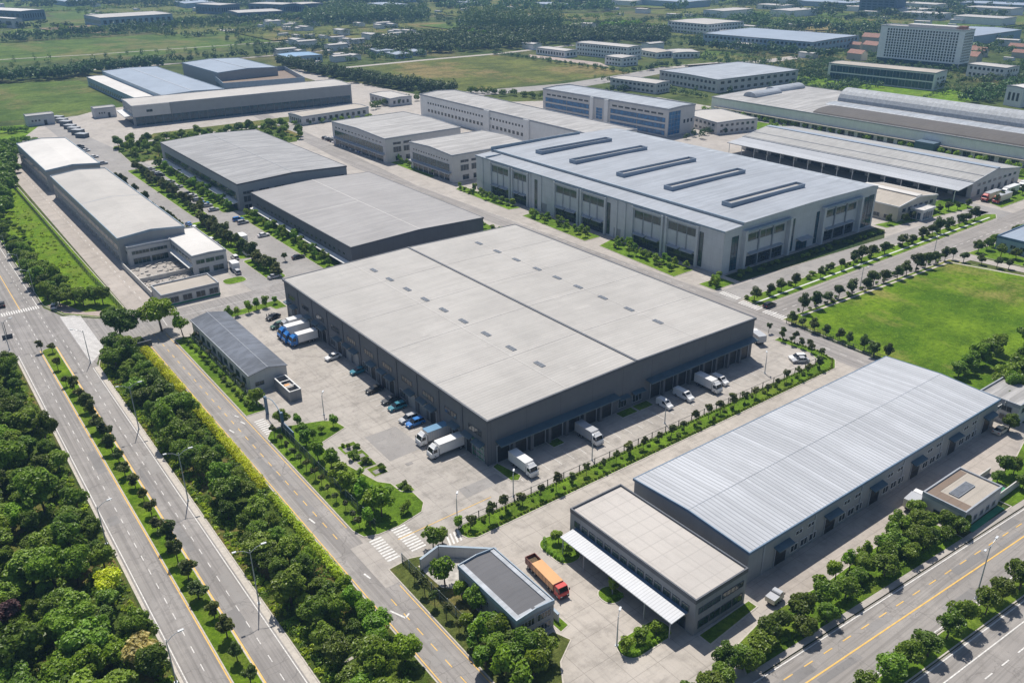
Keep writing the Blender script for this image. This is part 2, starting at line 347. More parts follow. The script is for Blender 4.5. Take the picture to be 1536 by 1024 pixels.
# dual carriageway and its junction
sheet('road', [(15.6, -60), (32.2, -60), (32.2, 228), (36.5, 239), (57.2, 239), (62, 240), (96, 240), (96, 252.6), (57.4, 252.6), (52, 258), (40.4, 259.2), (32, 268), (28.6, 279), (28.6, 760), (15.6, 760)], Z3, 'asphalt', 'dual carriageway with a planted median and its junction')
sheet('side_road', [(-120, 249), (15.6, 248), (15.6, 273), (-120, 270)], Z2, 'asphalt_plain', 'side road leaving the dual carriageway past the wood')
sheet('frontage_road', [(46.4, -60), (52.9, -60), (53, 165), (53, 240), (46.5, 240)], Z2+.003, 'asphalt_worn', 'narrow frontage road with a dashed yellow centre line')
sheet('access_road', [(48.6, 256), (57, 256), (57, 520), (50, 524)], Z3+.004, 'concrete_dull', 'concrete access road beside the row of white roofed buildings')
sheet('parking_road', [(84.5, 252.6), (112, 252.6), (112, 340), (108, 470), (97, 600), (88, 600), (86, 470), (84, 330)], Z3+.004, 'asphalt_plain', 'parking road between the white roofed row and the grey halls')
sheet('estate_road', [(186.8, 100), (195.2, 98), (196.6, 132), (199, 150), (196, 200), (193, 330), (205, 470), (215, 600), (205, 600), (195, 470), (187, 380)], Z3, 'asphalt_worn', 'estate road between the largest warehouse and the tall factory')
sheet('estate_avenue', [(196, 135), (240, 133.4), (284, 132), (345, 128), (450, 122), (450, 146), (348, 143.5), (196, 144.2)], Z4, 'asphalt_cross', 'estate avenue between two rows of round trees')
sheet('factory_lane', [(197, 152), (290, 151.5), (350, 150), (350, 156), (300, 158), (197, 160.6)], Z3+.004, 'asphalt_plain', 'service lane beside the tall factory')
sheet('crossing_road', [(344, 143), (356, 143), (362, 200), (400, 300), (392, 300), (346, 205)], Z3+.004, 'asphalt_plain', 'road running past the long open shed')
sk = -.056
def R3(x, off): return (x, 48.8+sk*(x-90)+off)
sheet('avenue', [R3(40, -5.2), R3(330, -5.2), R3(330, 4.6), R3(40, 4.6)], Z2, 'asphalt_cross', 'avenue along the bottom edge with yellow centre line')
sheet('avenue', [R3(40, -22), R3(330, -22), R3(330, -8.7), R3(40, -8.7)], Z2, 'asphalt_cross', 'second carriageway of the avenue in the bottom corner')

# markings
strips('lane_marking', dashes(16.5, -60, 246, 306, 400, .16)+dashes(30.8, -60, 226, 300, 400, .16)+dashes(19.3, -60, 246, 1.7, 4.6, .13)+dashes(28.3, -60, 250, 1.7, 4.6, .13)+dashes(19.2, 282, 600, 1.7, 4.6, .13)+dashes(25.4, 282, 600, 1.7, 4.6, .13)+dashes(22.6, 250, 278, 1.6, 4)+dashes(17.9, 250, 278, 1.6, 4)+dashes(27.4, 282, 600, 400, 500, .2)+dashes(16.7, 282, 600, 400, 500, .2)+dashes(26.6, 250, 276, 1.6, 4)+dashes(54.4, 262, 510, 2, 6), Z4, 'white_paint', 'white lane lines on the dual carriageway')
strips('lane_marking', dashes(21.75, -60, 246, 306, 400, .2)+dashes(25.85, -60, 246, 306, 400, .26)+dashes(22.6, 282, 700, 400, 500, .22)+dashes(49.7, 58, 103, 1.9, 4.2)+dashes(49.7, 122, 238, 1.9, 4.4)+dashes(46.75, -60, 236, 300, 400, .18)+dashes(52.6, 124, 236, 120, 300, .16)+dashes(52.6, 50, 104, 120, 300, .16), Z4+.003, 'yellow_paint', 'yellow lines of the median and the frontage road')
strips('shoulder', [(31.15, -60, 32.15, 226), (15.6, -60, 16.1, 246)], Z4-.004, 'kerb', 'pale concrete shoulder of the dual carriageway')
sheet('hatched_area', [(31.1, 269.5), (36.3, 260.3), (36.2, 239.2), (31.0, 228.4)], Z4+.002, 'asphalt_dark', 'worn patch under the hatching at the junction')
hm = MB(); q = [(31.1, 269.5), (36.3, 260.3), (36.2, 239.2), (31.0, 228.4)]
for k in range(46):      # hatch bars run square to the line of sight of the corner
    yb = 229.2+k*.92
    x1 = 36.2 if yb > 239.5 else 31.0+(yb-228.4)/10.8*5.2
    x1 = min(x1, 36.2); yt = yb
    sl = -.45
    ymaxL = 269.5
    ya_, yb_ = yt+.0, yt+sl*(x1-31.1)
    if ya_ > 268: continue
    hm.quad((31.1, ya_, Z4+.008), (x1, yb_, Z4+.008), (x1, yb_+.46, Z4+.008), (31.1, ya_+.46, Z4+.008))
struct('road_marking', hm, 'hatch_white', 'white hatching on the junction corner')
zb = MB()
for k in range(16): zb.quad((17.4+k*.66, 279.4, Z4), (17.75+k*.66, 279.4, Z4), (17.75+k*.66, 282.2, Z4), (17.4+k*.66, 282.2, Z4))
struct('zebra_crossing', zb, 'white_paint', 'faded zebra crossing over the dual carriageway')
zb = MB()
for k in range(9): zb.quad((54.0, 110.6+k*.84, Z4), (56.5, 110.6+k*.84, Z4), (56.5, 111.05+k*.84, Z4), (54.0, 111.05+k*.84, Z4))
struct('zebra_crossing', zb, 'white_paint', 'zebra crossing nearest the frontage road')
zb = MB()
for k in range(10): zb.quad((58.9, 110.4+k*.82, Z4), (61.9, 110.4+k*.82, Z4), (61.9, 110.85+k*.82, Z4), (58.9, 110.85+k*.82, Z4))
struct('zebra_crossing', zb, 'white_paint', 'zebra crossing between the park corner and the small fenced building')
zb = MB()
for k in range(4): zb.quad((65.2+k*.8, 107.6, Z4), (65.6+k*.8, 107.6, Z4), (66.6+k*.8, 110.6, Z4), (66.2+k*.8, 110.6, Z4))
struct('zebra_crossing', zb, 'white_paint', 'short zebra crossing at the tip of the hedge strip')
zb = MB()
for k in range(8): zb.quad((53.7, 165.6+k*.98, Z4), (56.1, 165.6+k*.98, Z4), (56.1, 166.1+k*.98, Z4), (53.7, 166.1+k*.98, Z4))
struct('zebra_crossing', zb, 'white_paint', 'zebra crossing at the yard gate')
sheet('road_patch', [(50.3, 118), (53.5, 118), (53.5, 104.8), (50.3, 104.8)], Z4-.002, 'pale_concrete', 'pale resurfaced patch at the mouth of the yard road')
zb = MB()
for cx, cy in ((198.3, 137), (198.3, 146)):
    for k in range(8): zb.quad((197.4, cy-2.6+k*.95, Z4+.01), (200.2, cy-2.6+k*.95, Z4+.01), (200.2, cy-2.1+k*.95, Z4+.01), (197.4, cy-2.1+k*.95, Z4+.01))
for k in range(8): zb.quad((199, 152.6+k*.9, Z4+.01), (201.6, 152.6+k*.9, Z4+.01), (201.6, 153.1+k*.9, Z4+.01), (199, 153.1+k*.9, Z4+.01))
struct('zebra_crossing', zb, 'white_paint', 'zebra crossings where the avenue meets the estate road')
lines_poly('lane_marking', [((48.2, 99.6), (49.4, 96.6)), ((50.4, 97.2), (49.4, 96.6)), ((49.1, 110.4), (49.4, 108.6)), ((48.2, 131), (48.5, 129)), ((47.9, 173), (48.3, 171)), ((51.3, 175), (51.7, 173.2)), ((51.2, 178.6), (51.7, 177.2))], .32, Z4+.004, 'white_paint', 'white arrow marks on the frontage road')
lines_poly('lane_marking', [(R3(40, -.15), R3(330, -.15))], .24, Z4, 'yellow_paint', 'solid yellow centre line of the avenue')
ds = []
for k in range(60): ds.append((R3(60+k*4.6, 2.1), R3(62+k*4.6, 2.1)))
lines_poly('lane_marking', ds, .18, Z4+.003, 'yellow_paint', 'dashed yellow lane line of the avenue')
lines_poly('lane_marking', [(R3(40, 4.2), R3(330, 4.2)), (R3(40, -4.9), R3(330, -4.9)), (R3(40, -11.6), R3(330, -11.6)), (R3(40, -9.1), R3(330, -9.1))]+[(R3(70+k*4.6, -14.6), R3(72+k*4.6, -14.6)) for k in range(30)], .2, Z4+.006, 'white_paint', 'white edge lines of the avenue')
lines_poly('lane_marking', [((199+k*4.5, 138.8-.02*k*4), (201+k*4.5, 138.8-.02*(k+.4)*4)) for k in range(34)], .2, Z4+.012, 'white_paint', 'centre dashes of the estate avenue')
lines_poly('lane_marking', [((191+.0*k, 104+k*5), (191, 106+k*5)) for k in range(6)]+[((194.6, 165+k*5.2), (194.6-.02*k, 167.2+k*5.2)) for k in range(34)], .16, Z4+.008, 'white_paint', 'centre dashes of the estate road')
lines_poly('lane_marking', [((60, 246.2), (95, 246.2)), ((54.6, 241.5), (55.2, 249.5))], .16, Z4+.012, 'white_paint', 'white line along the cross road behind the shed')
# parking bays in the yard
bays = []
for k in range(19): bays.append(((79.6, 131.5+k*3.05), (85.0, 131.5+k*3.05)))
for k in range(12): bays.append(((80.8, 191+k*3.1), (85.0, 191+k*3.1)))
for k in range(24): bays.append(((88.5+k*3.4, 115.6), (88.5+k*3.4, 119.4)))
lines_poly('parking_bays', bays, .13, Z4+.004, 'white_paint', 'white bay lines at the dock doors')
lines_poly('lane_marking', [((58.6, 115), (69, 115.2)), ((69, 115.2), (80, 115.3))], .16, Z4+.006, 'yellow_paint', 'yellow centre line at the yard mouth')
struct('drain', MB().box(72.5, 135.2, 0, 74, 136.2, Z4+.004), 'asphalt', 'dark drain cover in the yard')
for nm, (xa, ya, xb, yb) in enumerate(((70.5, 139, 79, 151), (76, 118, 86, 121.5))):
    sheet('road_patch', [(xa, ya), (xb, ya+.4), (xb-.3, yb), (xa+.3, yb)], Z2+.006, 'asphalt_plain', 'darker repaired strip in the yard' if nm == 0 else 'darker repaired strip near the hedge')

rq = random.Random(15)      # tarred repairs on the carriageways
for k in range(22):
    if k < 14: x = rq.choice([17, 19.6, 26.4, 28.7]); y = rq.uniform(72, 235); w_, d_ = rq.uniform(.8, 2.1), rq.uniform(3, 12)
    else: x = rq.uniform(47.3, 50); y = rq.uniform(75, 225); w_, d_ = rq.uniform(.8, 2), rq.uniform(2, 8)
    sheet('road_patch', [(x, y), (x+w_, y+.2), (x+w_-.1, y+d_), (x+.1, y+d_-.2)], Z3+.006+.0004*k, rq.choice(['asphalt_dark', 'asphalt_plain', 'asphalt_mend']), 'tarred repair on the carriageway')
for k in range(9):
    x = rq.uniform(85, 150); o_ = rq.choice([-4, -1.8, .6, 2.6]); w_, d_ = rq.uniform(3, 10), rq.uniform(.7, 1.7)
    sheet('road_patch', [R3(x, o_), R3(x+w_, o_), R3(x+w_, o_+d_), R3(x, o_+d_)], Z3+.004+.0004*k, rq.choice(['asphalt_dark', 'asphalt_mend']), 'tarred repair on the avenue')
# green beds (kerbed)
bed(rrect(22.1, -60, 25.5, 246.2, 1.6), 'grass median of the dual carriageway', 'bright_grass', 'kerb')
bed([(32.4, -60), (46.2, -60), (46.2, 226), (43.5, 229), (38, 236), (35.6, 236), (34, 231), (32.4, 226)], 'wooded strip beside the dual carriageway', 'forest_floor')
sheet('path', [(33.2, 227.5), (35, 232), (36.6, 238), (38.4, 237), (36.6, 231), (35.0, 226)], .17, 'pink_paving', 'pink paved kerb corner')
sheet('forest_ground', [(-150, -60), (15.2, -60), (15.2, 240), (10, 247), (-150, 248)], .02, 'forest_floor', 'weedy floor of the wood beside the dual carriageway')
bed([(29.1, 281), (32.5, 269.6), (40.6, 260.4), (47.3, 259.4), (48.2, 262), (48.0, 420), (48.5, 530), (29.1, 530)], 'green strip above the junction', 'bright_grass')
sheet('path', [(29.6, 280.5), (32.8, 270.2), (40.8, 261), (46.6, 260.2), (45.6, 263.5), (38, 267.2), (33.2, 281)], .16, 'pink_paving', 'paved corner where a white car is parked')
bed([(53.3, 229.8), (58.2, 229.8), (58.2, 186), (58.2, 176.6), (53.3, 176.6)], 'grass strip between frontage road and the slate roofed shed', 'lawn')
bed([(53.3, 163.8), (53.2, 122.5), (54.0, 119.6), (56.6, 118.6), (60.8, 118.5), (66.5, 119.7), (68.3, 122), (68.4, 126), (66.6, 128), (66.4, 131.6), (64.6, 133.8), (61.6, 147), (61.4, 154.6), (69.2, 157.6), (68.6, 161.6), (66.6, 163.4), (58, 166.6), (55, 166.2)], 'garden at the yard corner', 'lawn')
for k, (x0, y0, x1, y1) in enumerate(((64.0, 147.2, 68.0, 150.9), (64.3, 143.4, 67.9, 146.8), (64.6, 139.8, 67.7, 142.8), (65.1, 135.8, 68.2, 139.3), (66.9, 126.7, 69.2, 130.6))):
    bed([(x0, y0), (x1, y0), (x1, y1), (x0, y1)], 'small planted plot by the garden', 'lawn', 'kerb', .1, .15)
    pv = MB(); pv.quad((x0+.5, y0+.6, .14), (x1-.6, y0+.6, .14), (x1-.6, y1-1.4, .14), (x0+.5, y1-1.4, .14)); struct('planting_soil', pv, 'asphalt', 'dark soil of the small planted plot')
bed([(68.7, 109), (69.2, 107.4), (70.6, 106.6), (182.5, 106.8), (186.5, 109.5), (188, 115.5), (186.6, 127), (184.4, 127), (185.2, 116), (183.4, 112.6), (180.5, 111.2), (70.6, 111.2), (69.2, 110.6)], 'long hedge strip between yard and concrete road', 'lawn')
bed([(69.6, 239.6), (88, 240.4), (88, 233.5), (84.6, 233.5), (84, 236.4), (69.6, 235.6)], 'green strip behind the slate roofed shed', 'lawn')
bed([(53.2, 108.6), (57.4, 109.0), (62.5, 107.2), (62.2, 106.3), (57.6, 106.3), (59.6, 96), (59.6, 81), (63, 79.6), (66.5, 79.4), (67.6, 76.5), (63.4, 74), (60.6, 70), (58.6, 64), (56, 54), (55, 40), (53.0, 40)], 'lawn by the small fenced building', 'lawn_dull')
bed(rrect(78.0, 90.4, 82.9, 98.6, 2.2), 'rounded bed at the end of the white canopy', 'lawn'); bed(rrect(77.8, 78.2, 81.4, 82.2, 1.7), 'round bed under the white canopy', 'lawn'); bed(rrect(72.0, 67.4, 82.0, 71.6, 2.0), 'oblong bed at the near end of the white canopy', 'lawn')
bed([(67.6, 82.2), (69.4, 81.6), (69.4, 79.2), (67.6, 78.8)], 'little bed at the corner of the charcoal roofed building', 'lawn', h=.1)
bed([(84.5, 62.5), (96.8, 63.4), (96.8, 65.0), (84.5, 64.7)], 'shaded bed below the panel roofed office', 'lawn')
bed([(87, 59.6), (96, 61), (112, 59.8), (141, 60.2), (141, 51.6), (158, 50.9), (158, 57.5), (173, 57.8), (192, 62.5), (205, 68), (205, 55), (190, 49.2), (84, 54.8)], 'tree strip along the avenue', 'lawn')
lines_poly('path', [(R3(60, 5.3), R3(240, 5.3))], 1.1, .17, 'pale_concrete', 'narrow footway along the avenue')
bed([R3(60, -8.3), R3(330, -8.3), R3(330, -5.6), R3(60, -5.6)], 'planted median of the avenue', 'lawn')
bed([(86.6, 123.7), (86.6, 117.4), (87.8, 116.6), (89.2, 117.6), (88.0, 124.2)], 'small green corner at the warehouse', 'lawn')
for x0, x1 in ((122.3, 127), (127.6, 132.2), (141, 143), (101.6, 104.6)):
    bed([(x0, 121.9), (x1, 121.9), (x1, 124.3), (x0, 124.3)], 'narrow bed between dock doors', 'lawn', h=.1)
bed([(200.2, 224), (208.2, 224), (208.8, 264.5), (201.8, 263.5)], 'green bed at the middle of the factory front', 'lawn')
bed([(198.6, 178), (208.6, 178.4), (209.2, 219), (200.8, 216.5)], 'green bed at the near half of the factory front', 'lawn')
bed([(200, 161.8), (209.6, 161.8), (209.6, 168.2), (200, 168.4)], 'green bed at the factory corner', 'lawn'); bed([(202.6, 274), (208, 273), (208.6, 318), (203.4, 314.5)], 'green bed at the far end of the factory front', 'lawn')
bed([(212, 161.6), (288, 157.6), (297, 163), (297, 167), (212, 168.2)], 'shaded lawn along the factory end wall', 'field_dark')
bed([(200.6, 144.9), (344, 144.4), (349, 147), (346, 149.6), (201, 151.4)], 'tree strip beside the estate avenue', 'lawn')
lines_poly('path', [((202, 147.2), (343, 146.4))], .6, .17, 'trim_white', 'thin white footway in the tree strip')
bed([(198.0, 134.3), (240, 132.6), (284, 131), (287, 106), (290, 60), (300, 30), (215, 30), (200, 66), (196.2, 100)], 'green meadow behind the ribbed warehouse', 'meadow')
lines_poly('path', [((204, 132.6), (281.5, 129.6)), ((281.5, 129.6), (290.5, 96))], .8, .17, 'kerb', 'footpath at the edge of the meadow')
sheet('lane', [(288.5, 131.5), (293, 131.5), (302, 60), (296, 60)], Z4+.012, 'pale_concrete', 'lane at the far edge of the meadow')
bed([(295, 130.6), (345, 127.4), (345, 122), (306, 124), (303, 90), (297, 108)], 'green verge by the low blue building', 'lawn')
bed([(412, 112), (431, 112), (431, 372), (412, 372)], 'green verge along the arched works', 'lawn')
bed([(322, 200), (343, 200), (343, 280), (326, 280)], 'green patch beside the open shed', 'lawn_dull')
bed([(300, 164), (352, 157), (357, 170), (330, 176), (318, 166), (300, 169)], 'garden near the cream building', 'lawn')
bed([(360, 150), (420, 150), (420, 160), (364, 158)], 'verge near the trailer park', 'lawn')
# halls' parking strips
for y0, y1 in ((258, 282), (284, 338)): bed(rrect(92.6, y0, 98.6, y1, 1.6), 'planted island in the parking road' if y0 > 270 else 'planted island at the near end of the parking road', 'lawn')
bed(rrect(96.6, 346, 102.4, 446, 1.6), 'long planted island in the parking road', 'lawn')
bed(rrect(111.6, 256, 118.0, 336, 1.6), 'planted strip along the dark hall', 'lawn'); bed(rrect(108.2, 344, 115.6, 446, 1.6), 'planted strip along the grey hall', 'lawn')
bed([(103, 462), (190, 456), (200, 470), (200, 508), (106, 510)], 'wooded patch behind the grey halls', 'forest_floor')
bed([(122, 514), (256, 513), (258, 529), (134, 532)], 'lawn before the glass fronted works', 'lawn_dull')
bed([(85.4, 316), (87.6, 316), (87.6, 430), (85.4, 430)], 'tree verge behind the white roofed row', 'lawn')
bed(rrect(80.0, 262.5, 87, 268, 2), 'round bed at the guard house', 'lawn')
bed([(172.6, 232), (184, 232), (184, 340), (172.6, 340)], 'green strip beside the dark hall', 'lawn')
bed([(205.8, 340), (213.6, 340), (213.6, 392), (206.2, 384)], 'bed in front of the white wall office', 'lawn')
# fields
def field(pts, mat, label): sheet('field', [G(*p) for p in pts], .015+.004*random.random(), mat, label)
field([(-60, 128), (-60, 186), (100, 176), (188, 160), (120, 121)], 'field', 'green field beyond the white roofed row')
field([(545, 99), (672, 140), (950, 110), (890, 99), (735, 82)], 'field_olive', 'olive field in the middle distance')
field([(-60, 68), (-60, 97), (240, 83), (430, 60), (340, 45), (140, 58)], 'field', 'broad green field in the distance')
field([(60, 32), (150, 40), (70, 50), (-20, 50), (20, 45)], 'field', 'small bright field near the far sheds')
field([(250, 14), (332, 20), (300, 29), (240, 27)], 'field_olive', 'brown field in the far distance')
field([(430, 46), (520, 36), (680, 34), (690, 45), (560, 56), (470, 62)], 'field_olive', 'pale field near the grove')
field([(1140, 95), (1240, 94), (1236, 108), (1190, 112), (1120, 103)], 'field', 'bright lawn by the glass fronted office')
field([(1060, 74), (1145, 86), (1090, 96), (1040, 90)], 'field', 'green patch before the long blue hall')
field([(1190, 114), (1420, 132), (1480, 148), (1430, 155), (1200, 126)], 'lawn', 'lawn between the office and the arched roof works')
field([(1020, 8), (1100, 12), (1240, 16), (1220, 26), (1040, 22)], 'field', 'pale green field near the far town')
field([(790, 20), (950, 22), (930, 30), (800, 28)], 'field_olive', 'strip of farmland in the far distance')
field([(0, 190), (60, 186), (95, 212), (30, 240), (-40, 240)], 'lawn', 'grass beyond the end of the access road')
def road_px(name, pts, w, mat, label):
    q = [Vector(G(*p)) for p in pts]; mb = MB(); L = []; Rr = []
    for i, p in enumerate(q):
        d = (q[min(i+1, len(q)-1)]-q[max(i-1, 0)]).normalized(); nn = Vector((-d.y, d.x))*w/2; L.append(p+nn); Rr.append(p-nn)
    for i in range(len(q)-1): mb.quad((*Rr[i], .04), (*Rr[i+1], .04), (*L[i+1], .04), (*L[i], .04))
    struct(name, mb, mat, label)
road_px('distant_road', [(-40, 112), (160, 104), (430, 82), (560, 68), (700, 50)], 7, 'pale_concrete', 'pale road behind the tree rows')
road_px('distant_road', [(-40, 92), (140, 82), (430, 62), (440, 56)], 4, 'pale_concrete', 'thin pale track across the fields')
road_px('distant_road', [(515, 102), (640, 90), (745, 81), (860, 68)], 8, 'pale_concrete', 'road along the wood')
road_px('distant_road', [(435, 105), (540, 135), (590, 150)], 16, 'pale_concrete', 'pale yard strip along the hedge')
road_px('distant_road', [(695, 142), (860, 128), (960, 112), (1010, 102)], 22, 'asphalt_plain', 'grey road beside the olive field')
road_px('distant_road', [(1010, 102), (1150, 92), (1210, 84)], 16, 'pale_concrete', 'pale road in the middle distance')
road_px('distant_road', [(760, 34), (860, 36), (900, 34)], 10, 'pale_concrete', 'pale strip near the tall grove')
road_px('distant_road', [(1030, 100), (1090, 95)], 20, 'pale_concrete', 'pale yard by the sheds')
field([(795, 82), (900, 94), (915, 101), (860, 94), (790, 85)], 'pink_paving', 'pinkish yard before the white offices')
field([(150, 168), (205, 172), (215, 192), (180, 196), (150, 185)], 'pink_paving', 'dusty forecourt by the glass fronted works')
field([(88, 176), (140, 172), (195, 205), (135, 216), (108, 205)], 'asphalt_plain', 'curving road near the small sheds')
# ------------------------------------------------------------------ buildings
RECTS = []
class Bld:
    """one building: local x runs to the right of the photo, local y away to its upper left; the near corner is the origin"""
    def __init__(s, name, label, cat, x0, y0, w, d, h, rot=0, group=None):
        RECTS.append((x0, y0, w, d, rot)); s.w, s.d, s.h = w, d, h; s.root = thing(name, label, cat, x0, y0, 0, rot, group); s.cnt = {}; s.rest = {}
    def part(s, name, mb, mats, smooth=False): return mb.build(name, mats, s.root, smooth)
    def shell(s, wall, roof, rise=0, axis='y', trim='trim_dark', over=.22, frac=.5, par=.28, tw=.3):
        w, d, h = s.w, s.d, s.h; mb = MB(); s.rise = rise
        base = [(0, 0, -.2), (w, 0, -.2), (w, d, -.2), (0, d, -.2)]
        if axis == 'y':
            xm = w*frac; top = [(0, 0, h), (xm, 0, h+rise), (w, 0, h), (w, d, h), (xm, d, h+rise), (0, d, h)]
            mb.add(base+top, [(0, 1, 6, 5, 4), (1, 2, 7, 6), (2, 3, 9, 8, 7), (3, 0, 4, 9)])
        else:
            ym = d*frac; top = [(0, 0, h), (w, 0, h), (w, ym, h+rise), (w, d, h), (0, d, h), (0, ym, h+rise)]
            mb.add(base+top, [(0, 1, 5, 4), (1, 2, 7, 6, 5), (2, 3, 8, 7), (3, 0, 4, 9, 8)])
        s.part('wall', mb, wall)
        o = over; r = MB(); t = .14
        def sl(a, b, c, e):
            lo = [(x, y, z+.02) for x, y, z in (a, b, c, e)]; hi = [(x, y, z+t) for x, y, z in (a, b, c, e)]
            r.add(lo+hi, [(3, 2, 1, 0), (4, 5, 6, 7), (0, 1, 5, 4), (1, 2, 6, 5), (2, 3, 7, 6), (3, 0, 4, 7)])
        if axis == 'y':
            zl = h-rise*o/max(xm, .1)
            sl((-o, -o, zl), (xm, -o, h+rise), (xm, d+o, h+rise), (-o, d+o, zl)); sl((xm, -o, h+rise), (w+o, -o, zl), (w+o, d+o, zl), (xm, d+o, h+rise))
        else:
            zl = h-rise*o/max(ym, .1)
            sl((-o, -o, zl), (w+o, -o, zl), (w+o, ym, h+rise), (-o, ym, h+rise)); sl((-o, ym, h+rise), (w+o, ym, h+rise), (w+o, d+o, zl), (-o, d+o, zl))
        s.roof = s.part('roof', r, roof)
        e = MB(); q = o+.003; k = tw
        def rail(x0, y0, z0, x1, y1, z1):   # upstand round the roof, following the pitch
            dx, dy = x1-x0, y1-y0; L = hypot(dx, dy); nx, ny = -dy/L*k, dx/L*k
            lo = [(x0, y0, z0-.35), (x1, y1, z1-.35), (x1+nx, y1+ny, z1-.35), (x0+nx, y0+ny, z0-.35)]
            e.add(lo+[(x, y, zz+.35+t+par) for (x, y, _), zz in zip(lo, (z0-.0, z1-.0, z1-.0, z0-.0))], [(3, 2, 1, 0), (4, 5, 6, 7), (0, 1, 5, 4), (1, 2, 6, 5), (2, 3, 7, 6), (3, 0, 4, 7)]) if 0 else \
            e.add(lo+[(lo[0][0], lo[0][1], z0+t+par), (lo[1][0], lo[1][1], z1+t+par), (lo[2][0], lo[2][1], z1+t+par), (lo[3][0], lo[3][1], z0+t+par)], [(3, 2, 1, 0), (4, 5, 6, 7), (0, 1, 5, 4), (1, 2, 6, 5), (2, 3, 7, 6), (3, 0, 4, 7)])
        if par >= 0:
            if axis == 'y':
                rail(-q, -q, h, xm, -q, h+rise); rail(xm, -q, h+rise, w+q, -q, h)
                rail(w+q, -q+k, h, w+q, d+q-k, h); rail(-q, d+q-k, h, -q, -q+k, h); rail(w+q, d+q, h, xm, d+q, h+rise); rail(xm, d+q, h+rise, -q, d+q, h)
            else:
                rail(-q, -q, h, w+q, -q, h); rail(w+q, -q+k, h, w+q, ym, h+rise); rail(w+q, ym, h+rise, w+q, d+q-k, h)
                rail(w+q, d+q, h, -q, d+q, h); rail(-q, d+q-k, h, -q, ym, h+rise); rail(-q, ym, h+rise, -q, -q+k, h)
            s.part('roof_edge', e, trim)
        return s
    def fbox(s, mb, face, a, z0, b, z1, p0, p1):
        """box on a face between positions a..b, heights z0..z1, standing from p0 to p1 in front of the wall"""
        if face == 'S': mb.box(a, -p1, z0, b, -p0, z1)
        elif face == 'W': mb.box(-p1, a, z0, -p0, b, z1)
        elif face == 'N': mb.box(a, s.d+p0, z0, b, s.d+p1, z1)
        else: mb.box(s.w+p0, a, z0, s.w+p1, b, z1)
        return mb
    def win(s, face, a, z0, b, z1, mat='glass', frame='trim_grey', name='window', nv=1, nh=0, fw=.09, p=.05):
        """window: pane with frame bars; past 100 the rest go into one part"""
        c = s.cnt[name] = s.cnt.get(name, 0)+1
        if c > 100: mb = s.rest.setdefault((name, mat, frame), MB())
        else: mb = MB()
        mb.k = 0; s.fbox(mb, face, a, z0, b, z1, -.04, p)
        if frame:
            mb.k = 1; q = p+.05
            s.fbox(mb, face, a-fw, z0-fw, b+fw, z0, -.03, q); s.fbox(mb, face, a-fw, z1, b+fw, z1+fw, -.03, q); s.fbox(mb, face, a-fw, z0, a, z1, -.03, q); s.fbox(mb, face, b, z0, b+fw, z1, -.03, q)
            for k in range(1, nv+1): x = a+(b-a)*k/(nv+1); s.fbox(mb, face, x-fw/2, z0, x+fw/2, z1, p, q-.01)
            for k in range(1, nh+1): z = z0+(z1-z0)*k/(nh+1); s.fbox(mb, face, a, z-fw/2, b, z+fw/2, p, q-.02)
        mb.k = 0
        if c <= 100: return s.part(name, mb, [mat, frame] if frame else mat)
    def finish(s):
        for (name, mat, frame), mb in s.rest.items(): s.part(name, mb, [mat, frame] if frame else mat)['kind'] = 'stuff'
        return s
    def row(s, face, a0, a1, n, z0, z1, fill=.6, **kw):
        st = (a1-a0)/n
        for k in range(n): c = a0+st*(k+.5); s.win(face, c-st*fill/2, z0, c+st*fill/2, z1, **kw)
        return s
    def door(s, face, a, b, z1, mat='door_dark', frame='trim_grey', name='dock_door', fw=.18, p=.03):
        mb = MB(); s.fbox(mb, face, a, 0, b, z1, -.04, p)
        for k in range(1, 5): s.fbox(mb, face, a, z1*k/5-.03, b, z1*k/5+.03, p, p+.03)
        mb.k = 1; s.fbox(mb, face, a-fw, 0, a, z1+fw, -.03, p+.12); s.fbox(mb, face, b, 0, b+fw, z1+fw, -.03, p+.12); s.fbox(mb, face, a, z1, b, z1+fw, -.03, p+.12)
        return s.part(name, mb, [mat, frame])
    def canopy(s, face, a, b, z, depth, mat='canopy_teal', t=.22, name='canopy', drop=.35):
        mb = MB(); m2 = MB()
        if face == 'S': vs = [(a, 0, z), (b, 0, z), (b, -depth, z-drop), (a, -depth, z-drop)]
        else: vs = [(0, a, z), (0, b, z), (-depth, b, z-drop), (-depth, a, z-drop)]
        lo = [(x, y, q-t) for x, y, q in vs]; mb.add(vs+lo, [(0, 1, 2, 3), (7, 6, 5, 4), (0, 4, 5, 1), (1, 5, 6, 2), (2, 6, 7, 3), (3, 7, 4, 0)])
        return s.part(name, mb, mat)
    def pier(s, face, a, b, z0, z1, p, mat, name='pier'): return s.part(name, s.fbox(MB(), face, a, z0, b, z1, -.05, p), mat)
def from_px(Npx, Lpx, Rpx, h):
    """near, left and right roof corners in the photo -> near corner and size (aligned with the estate grid)"""
    n, l, r = G(*Npx, h), G(*Lpx, h), G(*Rpx, h)
    return n[0], n[1], r[0]-n[0], l[1]-n[1]
def from_px_rot(Npx, Lpx, Rpx, h):
    n, l, r = Vector(G(*Npx, h)), Vector(G(*Lpx, h)), Vector(G(*Rpx, h))
    a = r-n; b = l-n; th = (atan2(a.y, a.x)+atan2(b.y, b.x)-pi/2)/2
    if a.length > 1.6*b.length: th = atan2(a.y, a.x)*.8+th*.2
    if b.length > 1.6*a.length: th = (atan2(b.y, b.x)-pi/2)*.8+th*.2
    return n.x, n.y, a.length, b.length, th

